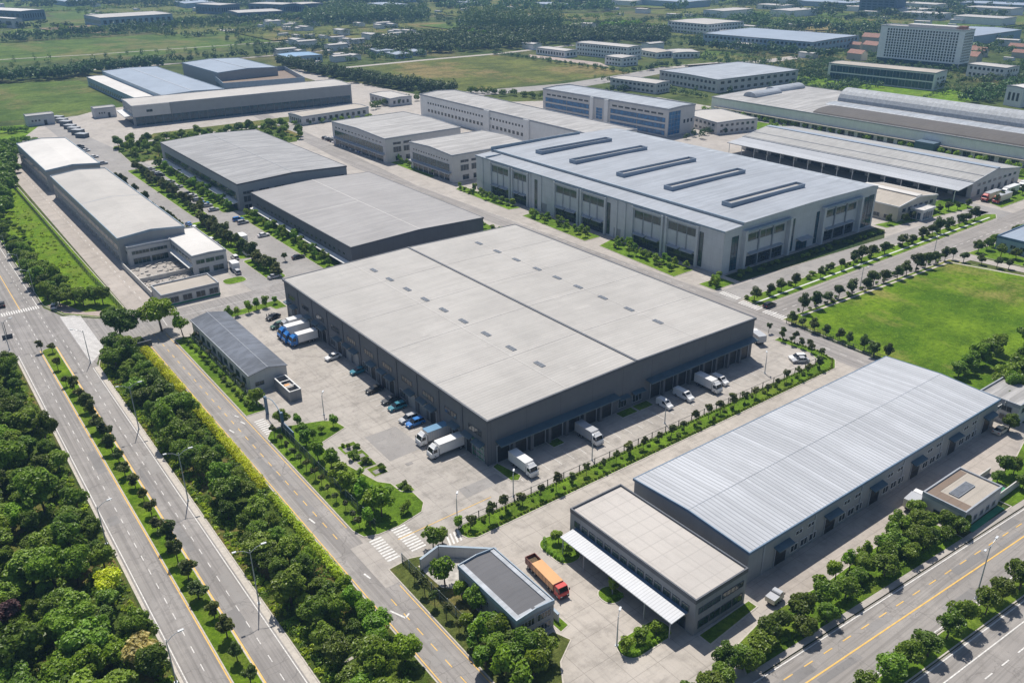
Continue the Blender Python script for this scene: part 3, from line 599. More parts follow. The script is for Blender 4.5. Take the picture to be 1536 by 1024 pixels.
# --- the largest warehouse
X0, Y0 = 86.0, 124.6
b = Bld('distribution_warehouse', 'largest warehouse, charcoal walls, vast pale beige roof with two rows of skylights', 'warehouse', X0, Y0, 85.2, 103.4, 10.9)
b.shell('wall_charcoal', 'roof_main', .75, 'y', 'trim_dark', .3, .497, .1, .45)
rd = MB(); rd.box(42.35-.32, -.2, 11.72, 42.35+.32, 103.6, 12.0); b.part('ridge_flashing', rd, 'trim_dark')
jm = MB()
for k in range(1, 5): jm.box(.4, k*20.7-.05, 11.05, 42, k*20.7+.05, 11.06) if 0 else None
for side in (0, 1):          # raised seams across the roof
    for yy in (20.5, 41.5, 62.0, 82.5):
        xa, xb = (.5, 41.9) if side == 0 else (42.9, 84.7)
        za, zb_ = (10.9+.75*xa/42.35, 10.9+.75*xb/42.35) if side == 0 else (10.9+.75*(85.2-xa)/42.85, 10.9+.75*(85.2-xb)/42.85)
        jm.add([(xa, yy-.09, za+.2), (xb, yy-.09, zb_+.2), (xb, yy+.09, zb_+.2), (xa, yy+.09, za+.2)], [(0, 1, 2, 3)])
    xs = 21.5 if side == 0 else 63.5
    zz = 10.9+.75*.505+.2
    jm.add([(xs-.09, .6, zz), (xs+.09, .6, zz), (xs+.09, 102.8, zz), (xs-.09, 102.8, zz)], [(0, 1, 2, 3)])
b.part('roof_seam', jm, 'roof_white')
for xs, ys in ((24.0, (217, 207.3, 197.4, 187.8, 178.4, 169, 158.9, 148.5, 137.5)), (63.0, (218, 207.8, 197.9, 187.5, 178.2, 168.9, 158.6, 148.3, 137.8))):
    for yy in ys:
        zz = 10.9+.75*(xs/42.35 if xs < 42 else (85.2-xs)/42.85)+.14
        m = MB(); m.box(xs-.6, yy-Y0-1.55, zz-.05, xs+.6, yy-Y0+1.55, zz+.18); m.k = 1; m.box(xs-.48, yy-Y0-1.42, zz+.16, xs+.48, yy-Y0+1.42, zz+.22)
        m.k = 0; m.box(xs-.6, yy-Y0-.05, zz+.16, xs+.6, yy-Y0+.05, zz+.26); b.part('skylight', m, ['trim_grey', 'solar'])
bay = 103.4/11
for k in range(11):
    c = bay*(k+.5)
    b.pier('W', bay*k-.22 if k else .02, bay*k+.22, 0, 10.6, .16, 'trim_dark')
    b.win('W', c-2.3, 6.0, c+2.3, 7.3, 'glass', 'trim_dark', 'window', 3)
    b.canopy('W', c-3.6, c-.2, 4.9, 1.5, 'canopy_teal'); b.door('W', c-3.2, c-.6, 3.9, 'door_dark' if k % 3 else 'door_grey')
    b.canopy('W', c+.6, c+4.0, 4.9, 1.3, 'canopy_teal') if k % 2 == 0 else b.win('W', c+1, 1.0, c+3.6, 3.2, 'glass', 'trim_grey', 'window', 2)
    if k % 2 == 0: b.door('W', c+1.2, c+3.4, 3.9, 'door_grey' if k % 4 else 'door_dark')
b.canopy('S', 1.9, 35.9, 5.5, 2.2, 'canopy_teal'); b.canopy('S', 45.9, 85.0, 5.9, 2.2, 'canopy_teal')
for k, xx in enumerate((3.9, 8.5, 13.6, 18.5, 23.6, 28.6, 33.4)): b.door('S', xx-1.6, xx+1.6, 4.1, 'door_dark')
for k, xx in enumerate((49.3, 53.8, 58.4, 63.2, 68.0, 72.8, 77.4, 82.0)): b.door('S', xx-1.6, xx+1.6, 4.2, 'door_dark')
for xx in (6.2, 11.0, 16.0, 21.0, 26.1, 31.0, 51.5, 56.1, 60.8, 65.6, 70.4, 75.1, 79.7): b.pier('S', xx-.35, xx+.35, 0, 4.7, .9, 'wall_charcoal', 'dock_wall')
b.canopy('S', 36.8, 40.2, 4.0, 1.2, 'canopy_teal'); b.canopy('S', 41.4, 45.2, 4.0, 1.2, 'canopy_teal')
b.win('S', 37.2, 1.0, 39.8, 3.0, 'glass', 'trim_grey', nv=2); b.win('S', 41.8, 1.0, 44.8, 3.0, 'glass', 'trim_grey', nv=2)
fr = MB()
for k in range(4): fr.box(-.12, 1.6+k*1.3, .4, -.02, 1.7+k*1.3, 4.6)
for k in range(4): fr.box(-.14, 1.2, .6+k*1.3, -.03, 6.0, .7+k*1.3)
b.part('climbing_frame', fr, 'net_green'); b.finish(); BIG = b

pm = MB(); rp = random.Random(4)
for k in range(18):
    side = rp.random() < .5; xa = rp.uniform(2, 34) if side else rp.uniform(45, 78); yy = rp.uniform(2, 96); L = rp.uniform(2, 7); w_ = 1.05*rp.choice([1, 1, 2])
    f = lambda q: 10.9+.75*(q/42.35 if q < 42.35 else (85.2-q)/42.85)+.150+.0006*k
    pm.add([(xa, yy, f(xa)), (xa+L, yy, f(xa+L)), (xa+L, yy+w_, f(xa+L)), (xa, yy+w_, f(xa))], [(0, 1, 2, 3)])
RB = BIG; RB.part('roof_patch', pm, 'roof_patch')
# --- dark hall and grey hall behind it
x, y, w, d = from_px((526.3, 371.4), (376.5, 289.4), (725.1, 326.8), 8.6)
b = Bld('dark_hall', 'dark walled hall with a white ridge line, directly behind the largest warehouse', 'warehouse', x, y, w, d, 8.6); b.shell('wall_dark', 'roof_wh_dark', .9, 'y', 'trim_dark', .2, .5, .05)
r_ = MB(); r_.box(w/2-.13, 0, 9.6, w/2+.13, d, 9.70); zz = lambda xx: 8.6+.9*xx/(w/2)+.16
r_.add([(.4, d*.52, zz(.4)), (w/2-.3, d*.52, zz(w/2-.3)), (w/2-.3, d*.52+.3, zz(w/2-.3)), (.4, d*.52+.3, zz(.4))], [(0, 1, 2, 3)]); b.part('roof_seam', r_, 'roof_white')
b.canopy('W', 2, d-1, 3.1, 1.9, 'trim_white', .25)
for k in range(14): b.win('W', 3+k*(d-6)/14+.5, .3, 3+(k+1)*(d-6)/14-.5, 2.6, 'glass_green', 'trim_dark', nv=2)
b.row('W', 4, d-4, 22, 4.6, 5.3, .35, frame=None); b.finish()
x, y, w, d = from_px((355.4, 277), (240.6, 214), (522, 250.5), 11.3)
b = Bld('grey_hall', 'grey hall with a rippled grey roof, glazed long side facing rows of parked cars', 'warehouse', x, y, w, d, 11.3); b.shell('wall_grey', 'roof_wh_grey', 1.1, 'y', 'trim_dark', .2, .5, .1)
r_ = MB(); r_.box(w/2-.16, 0, 12.5, w/2+.16, d, 12.6); b.part('roof_seam', r_, 'roof_sheet')
b.canopy('W', 2, d-1, 3.6, 2.1, 'trim_white', .3)
for k in range(16): b.win('W', 3+k*(d-8)/16+.25, 4.4, 3+(k+1)*(d-8)/16-.25, 7.4, 'glass_green', 'trim_dark', nv=2, nh=1); b.win('W', 3+k*(d-8)/16+.5, .3, 3+(k+1)*(d-8)/16-.5, 3.0, 'glass', 'trim_dark', nv=1)
for k in range(7): b.win('S', 2+k*6.9, 6.9, 6.4+k*6.9, 8.0, 'glass', 'trim_grey', nv=2); b.win('S', 2+k*6.9, 3.6, 5+k*6.9, 6.0, 'glass', 'trim_grey'); b.win('S', 2+k*6.9, .4, 5+k*6.9, 2.4, 'glass', 'trim_grey')
b.finish()

# --- white roofed row on the left
def row_hall(label, N_, L_, R_, h, rise, roof, nb, cross):
    x, y, w, d = from_px(N_, L_, R_, h); b = Bld('row_hall', label, 'warehouse', x, y, w, d, h); b.shell('wall_grey', roof, rise, 'y', 'trim_steel', .25, .5, .3)
    for k in range(nb):
        a = 2+k*(d-3)/nb; e = 2+(k+1)*(d-3)/nb
        b.win('W', a+.3, 4.6, e-.3, 6.6, 'glass_teal', 'trim_grey', nv=3); b.win('W', a+.6, .5, a+(e-a)*.45, 2.6, 'glass', 'trim_white'); b.door('W', a+(e-a)*.58, e-.6, 2.8, 'door_grey')
    if cross:
        m = MB(); z0_, z1_ = h+.18, h+rise+.18; m.add([(0, d*cross, z0_), (w/2, d*cross, z1_), (w/2, d*cross+.5, z1_), (0, d*cross+.5, z0_)], [(0, 1, 2, 3)]); m.add([(w/2, d*cross, z1_), (w, d*cross, z0_), (w, d*cross+.5, z0_), (w/2, d*cross+.5, z1_)], [(0, 1, 2, 3)]); b.part('expansion_joint', m, 'trim_grey')
    return b.finish()
row_hall('farthest white roofed hall of the row on the left, near the small sheds', (69, 257), (27, 216), (150, 246), 9.6, 1.1, 'roof_white', 11, 0)
row_hall('longest cream roofed hall of the row on the left, a dark joint across its roof', (176.4, 359), (76.6, 264.8), (273.4, 338.6), 9.3, 1.1, 'roof_cream', 17, .49)
x, y, w, d = from_px((288, 386), (244, 350), (340, 376.5), 6.6)
b = Bld('office_wing', 'two storey office wing with a bright white roof ending the left row', 'office', x, y, w, d-.3, 6.6); b.shell('wall_pale', 'roof_white', .25, 'y', 'trim_grey', .1, .5, .35)
b.canopy('W', 1, d-2, 3.2, 1.4, 'trim_white', .2); b.row('W', 1, d-4, 8, 4.0, 5.4, .8, mat='glass_green'); b.row('W', 1, d-4, 8, .4, 2.4, .8, mat='glass_green'); b.row('S', .8, w-.8, 3, 3.9, 5.2, .85, mat='glass_green'); b.row('S', .8, w-.8, 2, .5, 2.3, .7, mat='glass_green'); b.finish(); wing = (x, y, w, d)
x2, y2, w2, d2 = from_px((192, 372), (178, 361), (250, 360), 6.6)
b = Bld('link_block', 'low white roofed link block joining the left row to its office wing', 'office', x2-.3, y2, wing[0]-x2+.2, 7.5, 6.4); b.shell('wall_pale', 'roof_white', .15, 'y', 'trim_grey', .05, .5, .3)
b.row('S', 1, wing[0]-x2-1, 2, 3.9, 5.0, .94, mat='glass_green', nv=4); b.row('S', 1, wing[0]-x2-1, 2, .4, 2.4, .9, mat='glass_green', nv=3); b.row('W', .8, 6.8, 2, 3.9, 5, .7); b.finish()
x, y, w, d = from_px((242, 445.5), (231, 434), (331, 428), 3.5)
b = Bld('guard_house', 'small gate building with a patchy beige roof and four dark windows', 'building', x, y, w, 10.5, 3.5); b.shell('wall_pale', 'roof_beige', 0, 'y', 'trim_grey', .05, .5, .45)
for k in range(4): b.win('S', 2.2+k*4.1, .9, 4.9+k*4.1, 2.6, 'glass', 'trim_grey')
b.part('plinth', MB().box(-.08, -.08, -.1, w+.08, 0, .5), 'net_green'); b.finish()
# rubble yard between them
wl = thing('yard_wall', 'grimy concrete wall round the broken yard beside the guard house', 'wall', 57.5, 279)
MB().box(0, -12.5, 0, .3, 22.5, 2.0).build('panel', 'plaster', wl); MB().box(.3, -12.6, 0, 17, -12.3, 2.2).build('panel', 'plaster', wl); MB().box(.3, 3.2, 0, 17.3, 3.5, 1.6).build('panel', 'plaster', wl)
rb = MB()
for k in range(260):
    a, c = random.uniform(58.4, 74), random.uniform(267.5, 300); s_ = random.uniform(.15, .7); rb.box(a, c, 0, a+s_*1.6, c+s_, .1+s_*.5)
tag(rb.build('rubble', 'rubble'), 'broken concrete rubble in the walled yard by the guard house', 'rubble', None, 'stuff')

# --- slate roofed shed in the yard
b = Bld('slate_shed', 'long whitewashed shed with a weathered slate grey gable roof beside the frontage road', 'shed', 58.7, 187, 9.6, 43.3, 4.6); b.shell('wall_pale', 'roof_slate', 1.0, 'y', 'trim_white', .3, .5, -1)
m = MB(); m.box(4.74, -.3, 5.7, 4.86, 43.6, 5.8); m.box(-.36, -.32, 4.4, -.2, 43.6, 4.78); b.part('roof_trim', m, 'trim_grey')
b.row('W', 2, 41, 9, 1.2, 2.7, .5, mat='glass_green', frame='trim_dark'); b.door('W', 19.6, 21.2, 2.6, 'door_dark', name='door'); b.win('S', 1.2, 1.4, 3.4, 2.4, 'glass_green'); b.win('S', 6.6, 1.3, 8.4, 2.4, 'glass'); b.finish()
g_ = thing('open_top_bin', 'open topped steel and concrete bin at the gable of the slate roofed shed', 'container', 64.3, 176.4)
m = MB(); m.box(0, 0, 0, .18, 9.4, 2.7); m.box(2.8, 0, 0, 2.98, 9.4, 2.7); m.box(.18, 0, 0, 2.8, .18, 2.7); m.box(.18, 9.22, 0, 2.8, 9.4, 2.7); m.box(.18, .18, 0, 2.8, 9.22, .6); m.build('body', 'wall_midgrey', g_)
m = MB(); m.box(-.06, -.06, 2.7, .24, 9.46, 2.86); m.box(2.74, -.06, 2.7, 3.04, 9.46, 2.86); [m.box(.24, q-.14, 2.7, 2.74, q+.14, 2.86) for q in (.08, 3.1, 6.2, 9.3)]; m.build('rim', 'trim_white', g_)
m = MB(); m.box(.3, 3.4, .6, 2.7, 6, 2.2); m.k = 1; m.box(.7, 4.1, 2.2, 2.0, 5.2, 2.4); m.build('scrap', ['rubble', 'paint_orange'], g_)

# --- charcoal roofed building at the bottom and its fenced corner
b = Bld('charcoal_office', 'small grey building with a charcoal roof framed in pale steel', 'building', 59.9, 80.3, 7.4, 16.2, 5.2); b.shell('wall_midgrey', 'roof_charcoal', .35, 'y', 'trim_steel', .1, .5, .38, .18)
m = MB(); [m.box(*q) for q in ((.12, .12, 5.36, .9, 16.0, 5.62), (6.45, .12, 5.36, 7.2, 16.0, 5.62), (.9, .12, 5.36, 6.45, .8, 5.66))]; b.part('roof_border', m, 'roof_silver')
b.row('S', .5, 7, 2, 3.1, 4.4, .8, nv=3); b.row('S', .5, 7, 2, .8, 2.1, .8, nv=3); b.row('W', 1, 15, 5, 2.8, 3.8, .35); b.row('W', 1, 15, 4, .9, 2.0, .3); b.finish()
wl = thing('corner_wall', 'grey rendered wall closing the corner behind the charcoal roofed building', 'wall', 0, 0)
def wall_seg(a, c, h, t, par, mat='wall_tile'):
    a, c = Vector(a), Vector(c); dd = (c-a).normalized(); nn = Vector((-dd.y, dd.x))*t/2
    MB().prism([tuple(a-nn), tuple(c-nn), tuple(c+nn), tuple(a+nn)], 0, h).build('panel', mat, par); MB().prism([tuple(a-nn*1.8), tuple(c-nn*1.8), tuple(c+nn*1.8), tuple(a+nn*1.8)], h, h+.12).build('coping', 'trim_steel', par)
wall_seg((57.4, 105.0), (61.8, 106.2), 2.5, .25, wl); wall_seg((62.0, 106.1), (69.7, 99.2), 2.5, .25, wl); wall_seg((69.8, 99.0), (68.6, 80.6), 1.7, .25, wl)
sheet('rubble_ground', [(57.6, 104.6), (61.8, 105.8), (67, 101.2), (67, 97), (60, 97), (57.9, 99)], .19, 'rubble', 'pale rubble ground in the walled corner')

# --- ribbed roof warehouse, front right, and the panel roofed office
b = Bld('ribbed_warehouse', 'wide grey warehouse with a silvery ribbed sheet roof edged in blue, right foreground', 'warehouse', 99.6, 68.0, 85.5, 27.3, 6.9); b.shell('wall_grey', 'roof_sheet', .75, 'x', 'trim_blue', .25, .5, .04, .22)
m = MB(); m.box(0, 13.6, 7.75, 85.5, 13.72, 7.83); b.part('ridge_flashing', m, 'roof_silver')
for k in range(6):
    xx = 7.5+k*14.5; b.door('S', xx, xx+3.2, 4.0, 'door_dark'); b.canopy('S', xx-.6, xx+3.8, 4.7, 1.3, 'canopy_teal')
    for q in (4.6, 7.4, 10.0):
        if xx+q+2 < 85: b.win('S', xx+q, .9, xx+q+1.9, 2.3, 'glass', 'frame_white', nv=1)
    b.win('S', xx+5.5, 4.3, xx+7.3, 5.1, 'glass', 'frame_white'); b.win('S', xx+9, 4.3, xx+10.8, 5.1, 'glass', 'frame_white'); b.pier('S', xx-3.6, xx-3.2, 0, 6.6, .12, 'trim_grey')
b.finish()
b = Bld('panel_office', 'grey block with a beige panelled roof and long white canopy', 'office', 83.5, 65.3, 12.4, 30.0, 6.9); b.shell('wall_midgrey', 'roof_panels', 0, 'y', 'trim_dark', .05, .5, .35, .28)
b.row('W', 1, 29, 14, 4.2, 5.3, .7, mat='glass_green', frame='trim_dark', nv=1); b.row('W', 1.5, 28.5, 9, .4, 2.6, .8, mat='glass', frame='trim_dark')
b.win('S', .9, 4.2, 5.9, 5.2, 'glass_green', 'trim_dark', nv=4); b.win('S', 6.5, 4.2, 11.5, 5.2, 'glass_green', 'trim_dark', nv=4); b.row('S', .8, 11.8, 4, 1.2, 2.6, .85, mat='glass_green', frame='trim_dark', nv=1)
cp = MB(); cp.add([(-.8, 1.3, 4.15), (-3.8, 1.3, 3.85), (-3.8, 28.3, 3.85), (-.8, 28.3, 4.15), (-.8, 1.3, 3.95), (-3.8, 1.3, 3.65), (-3.8, 28.3, 3.65), (-.8, 28.3, 3.95)], [(3, 2, 1, 0), (4, 5, 6, 7), (0, 1, 5, 4), (1, 2, 6, 5), (2, 3, 7, 6), (3, 0, 4, 7)])
cn = b.part('canopy', cp, 'canopy_white'); cn.location = (0, 0, 0)
for yy in (1.8, 7.4, 14.8, 22.2, 27.8): MB().tube([(-3.5, yy, 0), (-3.5, yy, 3.7)], [.11, .11], 8).build('post', 'trim_grey', cn)
cf = MB(); cf.box(-.8, 1.3, 3.98, -.02, 28.3, 4.1); cf.build('bracket', 'trim_blue', cn); b.finish()
x, y, w, d = 142.8, 53.0, 13.6, 8.3
b = Bld('plant_room', 'small pale block with a beige roof and a dark solar panel, standing by the avenue kerb', 'building', x, y, w, d, 3.9); b.shell('wall_tile', 'roof_beige', 0, 'y', 'trim_grey', .05, .5, .35)
b.win('W', 1.5, .7, 5.6, 1.8, 'glass', 'trim_dark'); b.row('S', 1, w-1, 5, .8, 1.8, .4); m = MB(); m.box(3.6, 3.3, 4.0, 9.8, 5.2, 4.3); m.k = 1; m.box(3.75, 3.45, 4.3, 9.65, 5.05, 4.36); b.part('solar_panel', m, ['trim_grey', 'solar']); m = MB(); m.box(.4, .4, 4.05, 3.0, 7.9, 4.1); m.box(3.0, 6.6, 4.05, 13, 7.9, 4.1); b.part('roof_felt', m, 'roof_brown'); b.finish()
t_ = thing('pump_shelter', 'low open shelter of green mesh walls beside the small pale block', 'shelter', 157.0, 53.4)
m = MB(); m.box(0, 0, 0, .2, 6, 2.2); m.box(.2, 0, 0, 9, .2, 1.9); m.box(.2, 5.8, 0, 9, 6, 1.4); m.build('wall', 'wall_pale', t_); m = MB(); m.box(.25, .25, 1.2, 4.2, 5.7, 1.3); m.build('net', 'net_green', t_)
MB().box(-13, -1.9, .14, -1, -.7, .2).build('net', 'net_green', t_)

# --- the tall factory
b = Bld('tall_factory', 'tall concrete panelled factory with a silvery blue roof and five long roof lights', 'factory', 211.6, 169.4, 86.4, 140.5, 14.9)
mb = MB(); w, d, h = 86.4, 140.5, 14.9
mb.box(0, 0, -.2, w, d, h); b.part('wall', mb, 'wall_concrete'); b.rise = 0
r = MB()     # sloping eaves strip, low upstand, then the wide main roof
r.add([(-.25, -.25, h+.1), (9, -.25, h+.6), (9, d+.2, h+.6), (-.25, d+.2, h+.1)], [(0, 1, 2, 3)])
r.add([(9, -.25, h+1.3), (w*.55, -.25, h+1.75), (w*.55, d+.2, h+1.75), (9, d+.2, h+1.3)], [(0, 1, 2, 3)]); r.add([(w*.55, -.25, h+1.75), (w-7, -.25, h+1.35), (w-7, d+.2, h+1.35), (w*.55, d+.2, h+1.75)], [(0, 1, 2, 3)])
b.part('roof', r, 'roof_factory')
m = MB(); m.add([(-.25, -.25, h-.25), (9, -.25, h-.25), (9, -.25, h+.6), (-.25, -.25, h+.1)], [(0, 1, 2, 3)]); m.add([(9, -.25, h-.25), (w-7, -.25, h-.25), (w-7, -.25, h+1.35), (w*.55, -.25, h+1.75), (9, -.25, h+1.3)], [(0, 1, 2, 3, 4)]); m.add([(9, -.25, h+.6), (9, d, h+.6), (9, d, h+1.3), (9, -.25, h+1.3)], [(3, 2, 1, 0)])
m.add([(w-7, -.25, h-.25), (w, -.25, h-.25), (w, -.25, h+.7), (w-7, -.25, h+1.35)], [(0, 1, 2, 3)]); b.part('gable', m, 'wall_concrete')
m = MB(); m.box(8.6, -.3, h+1.3, 9.1, d, h+1.55); m.box(-.35, -.35, h-.35, -.2, d+.2, h+.2); b.part('roof_edge', m, 'trim_steel')
m = MB(); m.add([(w-7, -.3, h+1.37), (w-3.5, -.3, h+1.3), (w, -.3, h+.7), (w, d+.2, h+.7), (w-3.5, d+.2, h+1.3), (w-7, d+.2, h+1.37)], [(0, 1, 4, 5), (1, 2, 3, 4)]); m.add([(w, -.3, h+.7), (w, d+.2, h+.7), (w, d+.2, h-.6), (w, -.3, h-.6)], [(3, 2, 1, 0)]); b.part('eaves_vault', m, 'roof_silver')
for k, yy in enumerate((289.5, 266.8, 238.4, 212.8, 185.2)):
    yl = yy-169.4; m = MB(); z_ = h+1.9
    m.box(19, yl-2.1, z_-.6, 60.5, yl-1.8, z_+1.1); m.box(19, yl+1.8, z_-.6, 60.5, yl+2.1, z_+1.1); m.box(19, yl-1.8, z_-.6, 19.3, yl+1.8, z_+1.1); m.box(60.2, yl-1.8, z_-.6, 60.5, yl+1.8, z_+1.1); m.k = 1; m.box(19.3, yl-1.8, z_-.5, 60.2, yl+1.8, z_+.25); b.part('roof_light', m, ['roof_blue_grey', 'roof_office'])
if 1:
    m = MB(); m.box(8, d-.6, h+.8, 60, d-.2, h+2.7); m.box(-.2, d-8, h+.3, 8, d-7.6, h+.9); b.part('parapet', m, 'trim_steel')
def fbay(face, a, e):          # one tall recessed bay: high window band, panels, canopied doors
    b.pier(face, a-1.0, a-.1, 0, 14.2, .7, 'wall_concrete'); b.pier(face, e+.1, e+1.0, 0, 14.2, .7, 'wall_concrete')
    b.pier(face, a-.1, e+.1, 13.6, 14.2, .55, 'wall_concrete', 'lintel')
    b.win(face, a+.3, 10.2, e-.3, 12.8, 'glass_green', 'trim_grey', nv=2, fw=.16); n = 3
    for k in range(1, n): q = a+(e-a)*k/n; b.pier(face, q-.15, q+.15, 4.6, 10, .3, 'trim_grey', 'rib')
    b.win(face, a+.3, .2, e-.3, 4.0, 'glass', 'trim_dark', nv=3, nh=1, fw=.14); b.canopy(face, a+.5, (a+e)/2-.4, 4.9, 1.6, 'trim_grey'); b.canopy(face, (a+e)/2+.4, e-.5, 4.9, 1.6, 'trim_grey')
def slit(face, a, e): b.win(face, a, .6, e, 12.4, 'glass_green', 'trim_dark', 'slit_window', nv=0, nh=5)
for a, e in ((12, 26), (28, 42.5), (57, 70.5), (72.5, 86.5), (104, 114.5), (116.5, 130)): fbay('W', a-2+1.5, e-2+.5)
for a in (8.6, 53.6, 97): slit('W', a, a+1.6)
for a in (45.2, 49.6, 94, 101, 135): b.pier('W', a, a+.9, 0, 14.4, .35, 'wall_concrete')
b.door('W', 48, 51, 3.6, 'door_grey'); b.door('W', 91, 94, 3.6, 'door_grey')
for a, e in ((10.5, 32.2), (53.5, 74.5)):
    b.pier('S', a-1.6, a-.4, 0, 13.6, 1.6, 'wall_concrete'); b.pier('S', e+.4, e+1.6, 0, 13.6, 1.6, 'wall_concrete'); b.pier('S', a-.4, e+.4, 12.9, 13.6, 1.5, 'trim_steel', 'lintel')
    b.win('S', a+1, 9.2, e-1, 11.6, 'glass_green', 'trim_grey', nv=3, fw=.2); b.win('S', a+1, .3, e-1, 3.8, 'glass', 'trim_dark', nv=4, nh=1); b.canopy('S', a+2, e-2, 5.2, 1.4, 'trim_grey')
    for k in (1, 2): q = a+(e-a)*k/3; b.pier('S', q-.2, q+.2, 0, 12.9, .5, 'trim_grey', 'rib')
for a in (4, 35.5, 49.5, 78.5): b.win('S', a, .6, a+(3.2 if a in (4, 78.5) else 1.6), 12.2, 'glass_teal', 'trim_dark', 'slit_window', nv=1, nh=5)
b.win('S', 82, .8, 85, 12.5, 'glass_teal', 'trim_dark', 'slit_window', nv=1, nh=6)
b.canopy('S', 39, 46, 4.6, 2.6, 'trim_grey'); b.win('S', 39.5, .2, 45.5, 3.4, 'glass_teal', 'trim_dark', nv=3, nh=1); b.finish()

# --- two pale offices left of the factory, long wall block and blue ribbon office
for lab, N_, L_, R_, h in (('pale two storey hall with a ribbon of dark windows, standing next to the tall factory', (678, 234), (604, 215), (790, 214), 12.4), ('grey two storey hall with parked cars along its glazed side, behind the dark hall', (577, 209), (489, 184), (692, 192), 12.0)):
    x, y, w, d = from_px(N_, L_, R_, h); b = Bld('office_hall', lab, 'office', x, y, w, d, h); b.shell('wall_pale', 'roof_office', .9, 'x', 'trim_grey', .15, .5, .25)
    for k in range(6): b.win('W', 2.5+k*(d-5)/6, 4.9, 2.5+(k+1)*(d-5)/6-.3, 8.0, 'glass_green', 'trim_grey', nv=3)
    for k in range(7): b.win('W', 2.5+k*(d-5)/7+.4, .3, 2.5+(k+1)*(d-5)/7-.4, 3.2, 'glass', 'trim_grey', nv=2)
    b.row('W', 3, d-3, 14, 9.4, 10.0, .45, frame=None); b.canopy('W', 1, d-1, 4.6, 1.6, 'trim_grey', .5, 'balcony')
    for a in (4.5, 10.5): b.win('S', a, 8.6, a+4.4, 9.7, 'glass', 'trim_grey', nv=1); b.win('S', a, 4.8, a+4.4, 7.4, 'glass', 'trim_grey', nv=2); b.win('S', a+1, .6, a+4.4, 2.8, 'glass', 'trim_grey', nv=1)
    b.finish()
b = Bld('white_wall_block', 'long white walled block with small square windows behind the tall factory', 'factory', 285.5, 311, 26, 168, 13.0); b.shell('wall_white', 'roof_office', .8, 'y', 'trim_grey', .2, .5, .4)
b.row('W', 60, 160, 34, 8.4, 9.6, .5, frame=None); b.row('W', 60, 160, 26, 3.6, 5.4, .55, frame=None); b.pier('W', 92, 97, 0, 13.2, .8, 'wall_white'); b.pier('W', 55, 60, 0, 13.2, .8, 'wall_white'); b.finish()
x, y, w, d, rot = from_px_rot((1003, 165), (813, 134), (1047, 158), 15)
b = Bld('ribbon_office', 'pale office block banded with bright blue ribbon windows behind the tall factory', 'office', x, y, w, d, 15, rot); b.shell('wall_pale', 'roof_silver', .4, 'y', 'trim_grey', .2, .5, .5)
for z in (.8, 4.4, 7.9):
    for j in range(2): b.win('W', 2+j*d*.205, z, 2+(j+1)*d*.205-.5, z+2.3, 'glass_blue', 'trim_dark', nv=7, fw=.1); b.win('W', d*.60+j*d*.19, z, d*.6+(j+1)*d*.19-.5, z+2.3, 'glass_blue', 'trim_dark', nv=6, fw=.1)
b.win('W', d*.49, 3, d*.54, 9.5, 'glass_blue', 'trim_white', nh=3); b.row('W', 3, d*.42, 8, 11.7, 12.7, .75, frame=None); b.row('W', d*.6, d-3, 8, 11.7, 12.7, .75, frame=None)
b.pier('W', d*.44, d*.47, 0, 15.2, .9, 'wall_white'); b.pier('W', d*.56, d*.585, 0, 15.2, .9, 'wall_white')
b.win('S', .6, 1, w*.45, 13.5, 'glass_blue', 'trim_grey', 'glass_front', nv=3, nh=5); b.row('S', w*.55, w-1, 3, 6, 8, .5, frame=None); b.finish()

# --- right hand sheds
b = Bld('open_shed', 'very long shed with pale stepped roof and dark open side behind the factory', 'shed', 364.6, 165.2, 41.6, 121, 6.6); b.shell('wall_pale', 'roof_pale_grey', 3.0, 'y', 'trim_grey', .3, .45, .05)
m = MB(); zr = lambda xx: 6.6+3*xx/(41.6*.45)
for xx in (.5, 8.0): m.add([(xx, .2, zr(xx)+.18), (xx+.7, .2, zr(xx+.7)+.18), (xx+.7, 120.8, zr(xx+.7)+.18), (xx, 120.8, zr(xx)+.18)], [(0, 1, 2, 3)])
b.part('roof_gutter', m, 'trim_dark'); m = MB(); m.box(18.2, 0, 9.4, 21.5, 121, 10.0); b.part('ridge_vent', m, 'roof_blue_grey')
m = MB(); m.add([(0, -.3, 6.5), (-12.5, -.3, 5.3), (-12.5, 121, 5.3), (0, 121, 6.5), (0, -.3, 6.2), (-12.5, -.3, 5.0), (-12.5, 121, 5.0), (0, 121, 6.2)], [(3, 2, 1, 0), (4, 5, 6, 7), (0, 1, 5, 4), (1, 2, 6, 5), (2, 3, 7, 6), (3, 0, 4, 7)]); aw = b.part('awning', m, 'roof_sheet')
for k in range(16): MB().tube([(-12.2, 1+k*7.9, 0), (-12.2, 1+k*7.9, 5.1)], [.16, .16], 6).build('post', 'trim_white', aw)
for k in range(15): b.door('W', 2+k*7.9, 7.5+k*7.9, 4.2, 'door_dark')
b.row('S', 3, 39, 8, 4.4, 5.4, .5, frame='trim_grey'); b.row('S', 3, 39, 6, .4, 2.8, .35, frame='trim_grey'); b.finish()
x, y, w, d = from_px((1348.7, 310.5), (1262, 292), (1406, 292), 6.2)
b = Bld('cream_building', 'cream gabled building between the tall factory and the open shed', 'building', x, y, w, max(d, 22), 6.2); b.shell('wall_cream', 'roof_beige', 1.9, 'y', 'trim_white', .3, .5, .05)
m = MB(); m.box(w*.5-2, 0, 8.15, w*.5+2, max(d, 22), 8.45); b.part('ridge_vent', m, 'roof_white'); b.row('S', 2, w-2, 6, 3.4, 4.9, .55); b.row('S', 2, w-2, 6, .6, 2.2, .5); b.row('W', 2, 20, 4, .8, 2.2, .55); b.finish()
